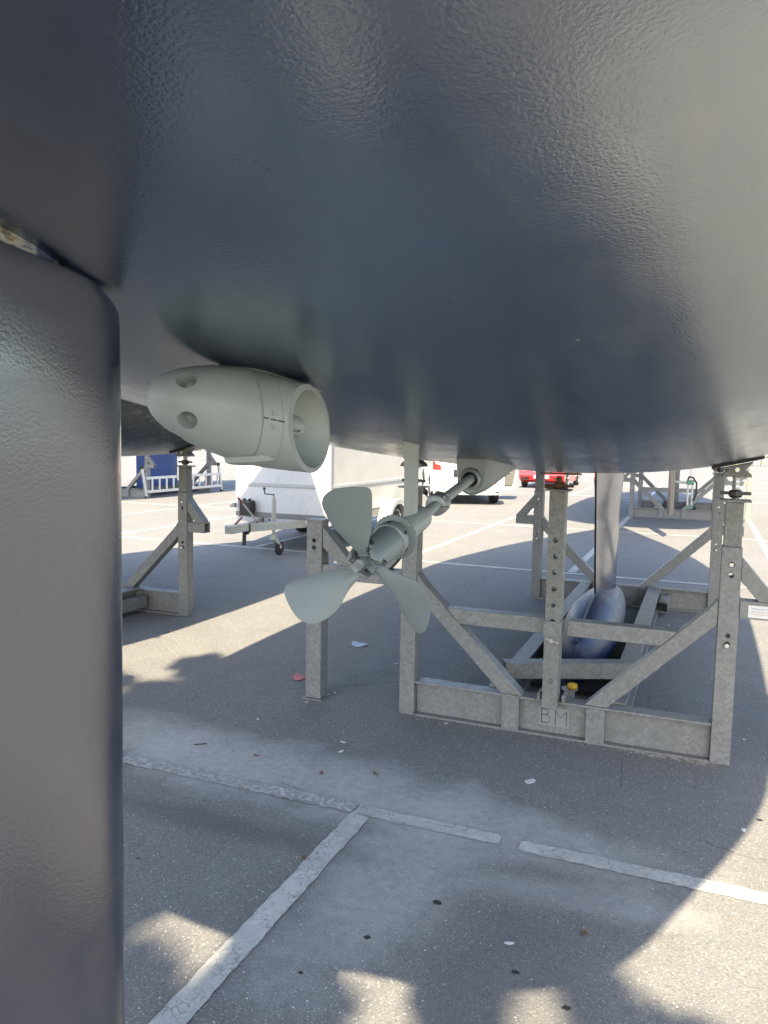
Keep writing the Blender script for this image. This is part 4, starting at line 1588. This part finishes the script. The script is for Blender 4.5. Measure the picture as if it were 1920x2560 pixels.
# ------------------------------------------------------------------ cars
def car_body(x0, y0, W, prof, roof_from, mat, root, wheels_y, wr, sgn=1, arch=None):
    """prof: (y, z) outline running round the side; width narrows above roof_from."""
    bm = NB()
    zmax = max(p[1] for p in prof)
    def half(z):
        if z <= roof_from:
            return W / 2 * (0.965 + 0.035 * min(1, max(0, (z - 0.2) / 0.35)))
        return W / 2 * (1 - 0.20 * (z - roof_from) / (zmax - roof_from))
    L = [bm.verts.new((x0 - half(z), y0 + sgn * y, z)) for y, z in prof]
    Rr = [bm.verts.new((x0 + half(z), y0 + sgn * y, z)) for y, z in prof]
    bm.faces.new(L)
    bm.faces.new(Rr[::-1])
    n = len(prof)
    for i in range(n):
        j = (i + 1) % n
        bm.faces.new((L[i], Rr[i], Rr[j], L[j]))
    o = obj('body', bm, mat, root, bevel=0.045, segs=4)
    c = NB()
    for wy in wheels_y:
        for sx in (-1, 1):
            xs = sorted((x0 + sx * (W / 2 - 0.24), x0 + sx * (W / 2 + 0.2)))
            cyl(c, (xs[0], y0 + sgn * wy, wr), (xs[1], y0 + sgn * wy, wr), wr * 1.16, 28)
    carve(o, c)
    o.modifiers[-1].segments = 4
    o.data.shade_smooth()
    o.data.set_sharp_from_angle(angle=R(30))
    return o

suv = thing('parked_car', 'white estate car seen from behind with its right side door open', 'car', (-4.77, 16.8, 0))
SX, SY, SW = -4.77, 14.52, 1.86
car_body(SX, SY, SW, [(0.10, 0.34), (0.02, 0.46), (0.0, 0.62), (0.06, 0.72), (0.12, 1.02), (0.40, 1.45), (0.75, 1.64), (2.6, 1.66), (3.35, 1.08), (4.45, 0.95), (4.68, 0.75), (4.66, 0.35), (4.3, 0.24), (0.5, 0.26)], 1.0, M['carwhite'], suv, (0.92, 3.72), 0.36)
for wy in (0.92, 3.72):
    for sx in (-1, 1):
        wheel(SX + sx * 0.80, SY + wy, 0.36, 0.36, 0.23, M['rubber'], M['rim'], suv, spokes=7)
bm = NB()
prism(bm, [(SX - 0.66, 1.10), (SX + 0.66, 1.10), (SX + 0.56, 1.40), (SX - 0.56, 1.40)], 'y', SY + 0.17, SY + 0.30)
obj('rear_window', bm, M['glass'], suv)
for sx in (-1, 1):
    bm = NB()
    prism(bm, [(SX + sx * 0.90, 0.90), (SX + sx * 0.66, 0.885), (SX + sx * 0.68, 1.0), (SX + sx * 0.82, 1.04), (SX + sx * 0.83, 1.3), (SX + sx * 0.905, 1.3)], 'y', SY + 0.045, SY + 0.16)
    obj('tail_light', bm, M['lampred'], suv, bevel=0.01)
    bm = NB()
    box(bm, *sorted((SX + sx * 0.50, SX + sx * 0.78)), SY - 0.006, SY + 0.03, 0.545, 0.565)
    obj('reflector', bm, M['lampred'], suv, bevel=0.003)
    bm = NB()
    prism(bm, [(SX + sx * 0.86, 0.40), (SX + sx * 0.86, 0.27), (SX + sx * 0.62, 0.27), (SX + sx * 0.47, 0.40), (SX + sx * 0.53, 0.40), (SX + sx * 0.64, 0.305), (SX + sx * 0.81, 0.305), (SX + sx * 0.81, 0.40)], 'y', SY - 0.012, SY + 0.09)
    obj('exhaust_trim', bm, M['rim'], suv, bevel=0.004)
bm = NB()
prism(bm, [(SX - 0.80, 0.26), (SX + 0.80, 0.26), (SX + 0.62, 0.40), (SX - 0.62, 0.40)], 'y', SY + 0.004, SY + 0.12)
obj('bumper_skid', bm, M['trimlight'], suv, bevel=0.006)
bm = NB()
box(bm, SX - 0.36, SX + 0.36, SY + 0.035, SY + 0.07, 0.70, 0.90)
rec = obj('plate_recess', bm, M['glass'], suv, bevel=0.01)
bm = NB()
box(bm, SX - 0.26, SX + 0.26, SY + 0.022, SY + 0.034, 0.715, 0.825)
obj('number_plate', bm, M['yellow'], rec, bevel=0.004)
bm = NB()
for sx in (-1, 1):
    prism(bm, [(SY + 0.8, 1.08), (SY + 3.1, 1.08), (SY + 2.55, 1.50), (SY + 0.95, 1.50)], 'x', *sorted((SX + sx * 0.80, SX + sx * 0.91)))
obj_split('side_window', bm, M['glass'], suv)
# open door, hinged at its front edge
bm = NB()
hx, hy = SX + 0.93, SY + 2.0
dvec = Vector((0.985, -0.17, 0)).normalized()
dn = Vector((0.17, 0.985, 0)).normalized()
def door_pt(u, z, k):
    return Vector((hx, hy, 0)) + dvec * (u * 0.66) + dn * k + Vector((0, 0, z))
outl = [(0.0, 0.34), (0.0, 1.05), (0.15, 1.12), (0.45, 1.45), (1.0, 1.50), (1.04, 1.05), (1.02, 0.80), (0.92, 0.34), (0.85, 0.27), (0.1, 0.27)]
a = [bm.verts.new(door_pt(u, z, 0.05)) for u, z in outl]
b = [bm.verts.new(door_pt(u, z, -0.03)) for u, z in outl]
bm.faces.new(a)
bm.faces.new(b[::-1])
for i in range(len(outl)):
    j = (i + 1) % len(outl)
    bm.faces.new((a[i], a[j], b[j], b[i]))
door = obj('door', bm, M['carwhite'], suv, bevel=0.012)
bm = NB()
inn = [(0.06, 0.40), (0.06, 1.02), (0.95, 1.02), (0.94, 0.80), (0.84, 0.42), (0.80, 0.40)]
a = [bm.verts.new(door_pt(u * 0.97, z, -0.031)) for u, z in inn]
b = [bm.verts.new(door_pt(u, z, -0.075)) for u, z in inn]
bm.faces.new(a)
bm.faces.new(b[::-1])
for i in range(len(inn)):
    j = (i + 1) % len(inn)
    bm.faces.new((a[i], a[j], b[j], b[i]))
obj('door_trim', bm, M['trim'], door, bevel=0.012)
bm = NB()
bar(bm, door_pt(0.15, 0.72, -0.085), door_pt(0.75, 0.80, -0.085), 0.03, 0.09)
bar(bm, door_pt(0.10, 0.93, -0.08), door_pt(0.90, 0.96, -0.08), 0.02, 0.10)
obj('armrest', bm, M['trimlight'], door, bevel=0.008)

suv.rotation_euler.z = R(23)
suv.location = (-4.74 - 2.28 * math.sin(R(23)), 14.52 + 2.28 * math.cos(R(23)), 0)

rc = thing('parked_car', 'small red hatchback facing the boat, far behind the centre cradle post', 'car', (-4.42, 24.4, 0))
RX, RY, RW = -4.42, 22.45, 1.58
car_body(RX, RY, RW, [(0.06, 0.30), (0.0, 0.45), (0.04, 0.62), (0.25, 0.80), (1.15, 0.98), (1.85, 1.46), (3.0, 1.50), (3.75, 0.98), (3.85, 0.6), (3.8, 0.30), (3.4, 0.2), (0.4, 0.2)], 0.92, M['carred'], rc, (0.72, 3.12), 0.30)
for wy in (0.72, 3.12):
    for sx in (-1, 1):
        wheel(RX + sx * 0.72, RY + wy, 0.30, 0.30, 0.18, M['rubber'], M['rim'], rc, spokes=7)
for sx in (-1, 1):
    bm = NB()
    ball(bm, (RX + sx * 0.60, RY + 0.13, 0.645), 0.16, 16, (1.0, 0.7, 0.5))
    obj('headlight', bm, M['lampclear'], rc, smooth=180)
bm = NB()
for k in range(3):
    box(bm, RX - 0.30, RX + 0.30, RY + 0.005, RY + 0.06, 0.575 + 0.032 * k, 0.59 + 0.032 * k)
obj_split('grille', bm, M['alu'], rc)
bm = NB()
box(bm, RX - 0.34, RX + 0.34, RY + 0.03, RY + 0.07, 0.565, 0.675)
obj('grille_opening', bm, M['black'], rc)
bm = NB()
for k in range(4):
    for sx in (-1, 1):
        box(bm, *sorted((RX + sx * 0.42, RX + sx * 0.72)), RY - 0.004, RY + 0.05, 0.30 + 0.045 * k, 0.318 + 0.045 * k)
obj_split('air_slot', bm, M['black'], rc)
bm = NB()
box(bm, RX - 0.26, RX + 0.26, RY - 0.016, RY - 0.002, 0.36, 0.47)
obj('number_plate', bm, M['paper'], rc, bevel=0.004)
bm = NB()
prism(bm, [(RY + 1.12, 1.0), (RY + 1.75, 1.42), (RY + 1.80, 1.42), (RY + 1.2, 0.98)], 'x', RX - 0.62, RX + 0.62)
obj('windscreen', bm, M['glass'], rc)

# ------------------------------------------------------------------ smaller things around the yard
# ladder on its edge against the far left cradle
lad = thing('ladder', 'long aluminium ladder lying on its side along the far left cradle', 'ladder', (-12.42, 13.4, 0))
for z in (0.17, 0.52):
    bm = NB()
    box(bm, -12.45, -12.40, 11.75, 15.05, z - 0.035, z + 0.035)
    obj('side_rail', bm, M['alu'], lad, bevel=0.004)
for k in range(11):
    y = 11.95 + 0.29 * k
    bm = NB()
    box(bm, -12.44, -12.41, y - 0.02, y + 0.02, 0.20, 0.49)
    obj('rung', bm, M['alu'], lad)
for y in (11.72, 15.08):
    bm = NB()
    bar(bm, (-12.43, y, 0.02), (-12.47, y - 0.12, 0.82), 0.06, 0.05)
    st = obj('stabiliser', bm, M['alu'], lad, bevel=0.004)
    bm = NB()
    bar(bm, (-12.43, y, 0.0), (-12.435, y, 0.06), 0.075, 0.065)
    bar(bm, (-12.467, y - 0.11, 0.76), (-12.472, y - 0.125, 0.84), 0.075, 0.065)
    obj_split('foot', bm, M['black'], st, bevel=0.004)

# pale pole stand behind the far left cradle
bm = NB()
cyl(bm, (-14.0, 16.6, 0), (-14.0, 16.6, 1.5), 0.045, 12)
pole = tag(obj('stand_pole', bm, M['white'], smooth=50), 'thin white pole standing behind the far left cradle', 'pole')
# traffic cone
cone = thing('traffic_cone', 'small faded orange cone beside the far ladder', 'traffic cone', (-13.1, 15.2, 0))
bm = NB()
lathe(bm, (-13.1, 15.2, 0.02), (0, 0, 1), [(0, 0.09), (0.28, 0.02)], 20)
obj('cone_body', bm, M['orange'], cone, smooth=50)
bm = NB()
box(bm, -13.23, -12.97, 15.07, 15.33, 0, 0.02)
obj('base_plate', bm, M['black'], cone)

# folding trolley hanging beside the far rudder
ft = thing('folding_trolley', 'folded white and green trolley frame with black strap beside the far rudder', 'trolley', (0.47, 13.72, 0.211))
bm = NB()
for dx in (0.0, 0.09):
    cyl(bm, (0.43 + dx, 13.72, 0.27), (0.43 + dx, 13.72, 0.80), 0.022, 10)
cyl(bm, (0.40, 13.72, 0.80), (0.12, 13.74, 0.82), 0.03, 10)
cyl(bm, (0.475, 13.72, 0.78), (0.475, 13.72, 1.35), 0.008, 8)
obj('frame_tube', bm, M['white'], ft, smooth=50)
bm = NB()
for dx in (0.0, 0.09):
    cyl(bm, (0.43 + dx, 13.72, 0.24), (0.43 + dx, 13.72, 0.33), 0.026, 10)
box(bm, 0.40, 0.55, 13.68, 13.75, 0.76, 0.86)
obj_split('joint_cap', bm, M['green'], ft, bevel=0.01)
bm = NB()
tube(bm, [(0.40, 13.70, 0.80), (0.44, 13.70, 0.93), (0.52, 13.70, 0.92), (0.60, 13.70, 0.80), (0.60, 13.70, 0.55), (0.54, 13.70, 0.42)], 0.018, 8)
obj('strap', bm, M['black'], ft, smooth=60)
bm = NB()
for dx in (0.0, 0.09):
    cyl(bm, (0.43 + dx, 13.72, 0.211), (0.43 + dx, 13.72, 0.26), 0.012, 8)
obj_split('leg', bm, M['darksteel'], ft)

# tin with a yellow sponge, on the ground behind the front beam
tin = thing('tin_can', 'small open metal tin behind the front cradle beam', 'tin', (0.055, 0.20, 0))
bm = NB()
lathe(bm, (0.055, 0.20, 0.0), (0, 0, 1), [(0, 0.030), (0.002, 0.032), (0.205, 0.032), (0.205, 0.030), (0.01, 0.030)], 28, caps=False)
obj('can_wall', bm, M['alu'], tin, smooth=40)
bm = NB()
lathe(bm, (0.055, 0.20, 0.207), (0, 0, 1), [(0, 0.03), (0.003, 0.045), (0.010, 0.047), (0.010, 0.043), (0.005, 0.02), (0.005, 0)], 28)
obj('tray', bm, M['alu'], tin, smooth=40)
bm = NB()
ball(bm, (0.070, 0.20, 0.232), 0.026, 14, (1.25, 0.9, 0.8))
for v in bm.verts:
    v.co += Vector((rnd.uniform(-1, 1), rnd.uniform(-1, 1), rnd.uniform(-1, 1))) * 0.003
tag(obj('sponge', bm, M['sponge'], smooth=180), 'yellow sponge resting on the metal tin', 'sponge')

# black rubber ring inside the cradle
bm = NB()
for k in range(28):
    a0, a1 = 2 * PI * k / 28, 2 * PI * (k + 1) / 28
    cyl(bm, (0.62 + 0.055 * math.cos(a0), 2.75 + 0.06 * math.sin(a0), 0.007), (0.62 + 0.055 * math.cos(a1), 2.75 + 0.06 * math.sin(a1), 0.007), 0.006, 6)
tag(obj('rubber_ring', bm, M['rubber'], smooth=60), 'thin black rubber ring lying on the asphalt right of the keel', 'ring')

def flake(name, x, y, rx, ry, mat, label, cat, group=None, h=0.004, seed=0, curl=0.004, n=11):
    rr = random.Random(seed + int(1000 * abs(x) + 77 * abs(y)))
    bm = NB()
    rot = rr.uniform(0, PI)
    top, bot = [], []
    for i in range(n):
        a = 2 * PI * i / n
        k = rr.uniform(0.75, 1.1)
        u, v = rx * k * math.cos(a), ry * k * math.sin(a)
        X, Y = x + u * math.cos(rot) - v * math.sin(rot), y + u * math.sin(rot) + v * math.cos(rot)
        z = 0.002 + curl * (u / rx) ** 2 * rr.uniform(0.6, 1.2)
        bot.append(bm.verts.new((X, Y, z)))
        top.append(bm.verts.new((X, Y, z + h * 0.4)))
    ct = bm.verts.new((x, y, 0.002 + h * 0.6))
    cb = bm.verts.new((x, y, 0.001))
    for i in range(n):
        j = (i + 1) % n
        bm.faces.new((top[i], top[j], ct))
        bm.faces.new((bot[j], bot[i], cb))
        bm.faces.new((bot[i], bot[j], top[j], top[i]))
    o = obj(name, bm, mat, smooth=60, loc=(x, y, 0))
    return tag(o, label, cat, group)

flake('paint_flake', 0.01, -0.66, 0.034, 0.022, M['chip'], 'white oval flake lying alone in front of the cradle beam', 'flake', h=0.003)
flake('rag', -1.76, 1.25, 0.075, 0.065, M['cloth'], 'pale blue crumpled scrap lying behind the propeller', 'rag', h=0.012, curl=0.012)
flake('scrap', -1.78, 0.29, 0.075, 0.045, M['pinkrag'], 'pinkish red scrap beside the foot of the short cradle leg', 'scrap', h=0.012, curl=0.01)
flake('paper_scrap', 1.105, -0.40, 0.035, 0.012, M['cloth'], 'torn pale blue strip on the sunlit asphalt at the right edge', 'scrap', h=0.008, curl=0.01)
for k, (x, y, r, where) in enumerate((
        (-1.02, -0.60, 0.024, 'upper of two white chips in the dust left of the bay line corner'), (-0.98, -0.72, 0.022, 'lower of two white chips in the dust left of the bay line corner'),
        (-1.62, -0.50, 0.016, 'white chip on the dusty patch close to the rudder'), (-1.5, -0.12, 0.018, 'white chip at the edge of the leafy shadow left'),
        (-1.42, 0.12, 0.015, 'white chip between the shadow edge and the pink scrap'), (-1.30, 0.9, 0.017, 'white chip on the shaded asphalt left of the blue rag'),
        (-0.6, -0.1, 0.014, 'lone white chip left of the front beam'), (0.95, -0.75, 0.022, 'flat white chip before the right post, near the shadow edge'),
        (-0.62, -1.95, 0.015, 'white chip touching the long bay line at the bottom'), (0.20, -1.9, 0.018, 'white chip between the dark tar spots'),
        (1.0, 0.38, 0.016, 'white chip to the right of the right front post'), (0.5, 3.1, 0.018, 'white chip inside the cradle right of the bulb'))):
    flake('paint_chip', x, y, r, r * 0.5, M['chip'], where, 'paint chip', 'paint chips on the asphalt', h=0.002, seed=k, curl=0.003, n=7)
for k, (x, y, where) in enumerate((
        (-0.95, -1.0, 'brown leaf on the faded bay line'), (-1.35, -0.95, 'brown leaf on the dust close to the rudder'), (-0.66, -1.72, 'curled brown leaf left of the long bay line'),
        (-0.7, -0.9, 'brown leaf just above the corner of the two bay lines'), (-0.45, 1.35, 'brown leaf behind the propeller blades'), (1.2, 0.55, 'brown leaf to the right of the cradle'),
        (0.42, -1.75, 'brown leaf in the shade below the broken bay line'))):
    flake('dry_leaf', x, y, 0.020, 0.011, M['leaf'], where, 'leaf', 'dry leaves on the asphalt', h=0.003, seed=k + 50, curl=0.010, n=8)
for k, (x, y, L, a, where) in enumerate(((-0.35, 1.25, 0.16, 0.3, 'short dark twig behind the left brace'), (0.55, 4.9, 0.30, -0.05, 'long thin twig beyond the cradle'),
                                         (-1.7, -0.95, 0.07, 0.8, 'tiny twig on the dust by the rudder'))):
    bm = NB()
    pts = [(x + L * (i / 4 - 0.5) * math.cos(a), y + L * (i / 4 - 0.5) * math.sin(a) + rnd.uniform(-1, 1) * 0.008, 0.005) for i in range(5)]
    tube(bm, pts, 0.003, 6)
    tag(obj('twig', bm, M['twig']), where, 'twig', 'twigs on the asphalt')
# tar spots in the asphalt
for x, y, r in ((-0.09, -1.78, 0.017), (-0.24, -2.06, 0.013), (0.25, -2.03, 0.011), (0.42, -2.12, 0.012), (-0.36, -2.30, 0.008), (1.02, -0.62, 0.012), (-1.25, -1.98, 0.008)):
    bm = NB()
    n = 14
    v = []
    for i in range(n):
        a = 2 * PI * i / n
        k = rnd.uniform(0.75, 1.15) * r
        v.append(bm.verts.new((x + k * math.cos(a) * 1.1, y + k * 0.85 * math.sin(a), 0.0022)))
    bm.faces.new(v)
    obj('tar_spot', bm, M['tar'], ground)

# grit along the foot of the front beam and posts, too fine to count
bm = NB()
def pebble(x, y, r):
    vs = [bm.verts.new((x + r * a * rnd.uniform(0.6, 1.2), y + r * b * rnd.uniform(0.6, 1.2), max(0.0005, r * (c + 0.7) * rnd.uniform(0.5, 0.9)))) for a, b, c in
          ((1, 0, 0), (0, 1, 0), (-1, 0, 0), (0, -1, 0), (0, 0, 1), (0, 0, -0.7))]
    for a, b in ((0, 1), (1, 2), (2, 3), (3, 0)):
        bm.faces.new((vs[a], vs[b], vs[4]))
        bm.faces.new((vs[b], vs[a], vs[5]))
for k in range(900):
    x = rnd.uniform(-0.8, 0.85)
    dense = rnd.random() < 0.55
    y = -0.052 - abs(rnd.gauss(0, 0.018 if dense else 0.05))
    if x > 0.3 or rnd.random() < 0.5:
        pebble(x, y, rnd.uniform(0.0015, 0.005))
for k in range(260):
    pebble(rnd.uniform(0.45, 0.84), -0.052 - abs(rnd.gauss(0, 0.022)), rnd.uniform(0.002, 0.006))
for k in range(200):
    pebble(rnd.gauss(-0.75, 0.08), 3.75 + rnd.gauss(0, 0.04), rnd.uniform(0.004, 0.012))
for k in range(260):
    pebble(rnd.uniform(-2.2, 2.2), rnd.uniform(-2.2, 3.5), rnd.uniform(0.0012, 0.0035))
obj('grit', bm, M['grit'], kind='stuff')

# ------------------------------------------------------------------ far background
def leaf_cloud(bm, c, r, n, size, rr):
    for _ in range(n):
        d = Vector((rr.gauss(0, 1), rr.gauss(0, 1), rr.gauss(0, 1))).normalized() * (rr.random() ** 0.4)
        p = Vector((c[0] + d.x * r[0], c[1] + d.y * r[1], c[2] + d.z * r[2]))
        u = Vector((rr.gauss(0, 1), rr.gauss(0, 1), rr.gauss(0, 1))).normalized()
        w = u.orthogonal().normalized()
        s = size * rr.uniform(0.6, 1.3)
        v = [bm.verts.new(p + u * s), bm.verts.new(p + w * s * 0.55), bm.verts.new(p - u * s), bm.verts.new(p - w * s * 0.55)]
        bm.faces.new(v)

hg = thing('hedge', 'yellow-green hedge at the far edge of the yard', 'hedge', (-30, 62, 0))
bm = NB()
rr = random.Random(3)
for k in range(62):
    leaf_cloud(bm, (-60 + k * 1.1, 62 + rr.uniform(-0.4, 0.4), 0.9 + rr.uniform(-0.1, 0.3)), (0.9, 0.7, 0.9), 70, 0.14, rr)
obj('leaves', bm, M['hedge'], hg)
bm = NB()
for k in range(110):
    xx = -60 + 0.6 * k
    cyl(bm, (xx, 62, 0), (xx + 0.05, 62, 1.0), 0.03, 5)
obj('stems', bm, M['bark'], hg)

def tree(x, y, h, clumps, label, leafsize, seed, density=240):
    rr = random.Random(seed)
    t = thing('tree', label, 'tree', (x, y, 0))
    bm = NB()
    lathe(bm, (x, y, 0), (0.03, 0.02, 1), [(0, 0.26), (0.4, 0.19), (h * 0.35, 0.15), (h * 0.6, 0.09), (h * 0.85, 0.03)], 12)
    for c, r in clumps:
        st = Vector((x, y, min(c[2] - 0.4, h * rr.uniform(0.3, 0.55))))
        md = st.lerp(Vector(c), 0.5) + Vector((0, 0, 0.3))
        cyl(bm, st, md, 0.06, 8, 0.04)
        cyl(bm, md, Vector(c), 0.04, 8, 0.015)
    obj('trunk', bm, M['bark'], t, smooth=60)
    bm = NB()
    for c, r in clumps:
        leaf_cloud(bm, Vector(c), (r, r, r * 0.8), int(density * r), leafsize, rr)
    obj('crown', bm, M['foliage'], t)
    return t
rr = random.Random(11)
cl = []
def shade(n, s0, s1, t0, t1, r0, r1):
    for _ in range(n):
        z = rr.uniform(5.0, 8.5)
        cl.append(((rr.uniform(s0, s1) + 0.27 * z, rr.uniform(t0, t1) - 1.1 * z, z), rr.uniform(r0, r1)))
shade(44, -1.9, 0.10, -4.8, -2.62, 0.17, 0.30)
shade(9, -1.9, -1.05, -2.6, -2.1, 0.10, 0.2)
shade(7, -0.75, -0.40, -2.55, -2.15, 0.10, 0.16)
shade(5, -0.02, 0.14, -2.45, -2.1, 0.08, 0.13)
shade(30, -3.9, -1.5, -3.6, -1.0, 0.22, 0.34)
shade(16, -3.4, -1.8, -1.0, -0.15, 0.10, 0.19)
shade(10, -2.7, -1.5, -0.6, 0.35, 0.12, 0.24)
shade(9, 0.2, 1.9, -2.9, -2.25, 0.06, 0.12)
shade(9, 0.2, 2.2, -4.8, -3.0, 0.10, 0.2)
shade(4, 0.3, 0.75, -2.25, -2.0, 0.05, 0.10)
tree(0.6, -11.5, 9.0, cl, 'leafy tree behind the camera shading the asphalt under the stern', 0.075, 5, 900)

# unseen shrub behind the rudder, made up to cast a forked shade
sh = thing('shadow_shrub', 'made-up leafless shrub with forked stems, unseen behind the rudder, added for its forked shadow', 'shrub', (-2.78, -1.75, 0))
bm = NB()
tube(bm, [(-2.78, -1.75, 0), (-2.74, -1.72, 0.5), (-2.62, -1.66, 0.95), (-2.50, -1.62, 1.30)], 0.05, 10)
tube(bm, [(-2.62, -1.66, 0.95), (-2.86, -1.64, 1.18), (-2.80, -1.62, 1.42)], 0.035, 10)
tube(bm, [(-2.74, -1.72, 0.5), (-3.0, -1.7, 0.85), (-3.1, -1.7, 1.2)], 0.035, 10)
tube(bm, [(-2.86, -1.64, 1.18), (-3.1, -1.66, 1.30)], 0.03, 10)
obj('stem', bm, M['bark'], sh, smooth=60)
bm = NB()
lathe(bm, (-2.78, -1.75, 0), (0, 0, 1), [(0, 0.16), (0.26, 0.2), (0.27, 0.18)], 20)
obj('pot', bm, M['galvold'], sh, smooth=40)
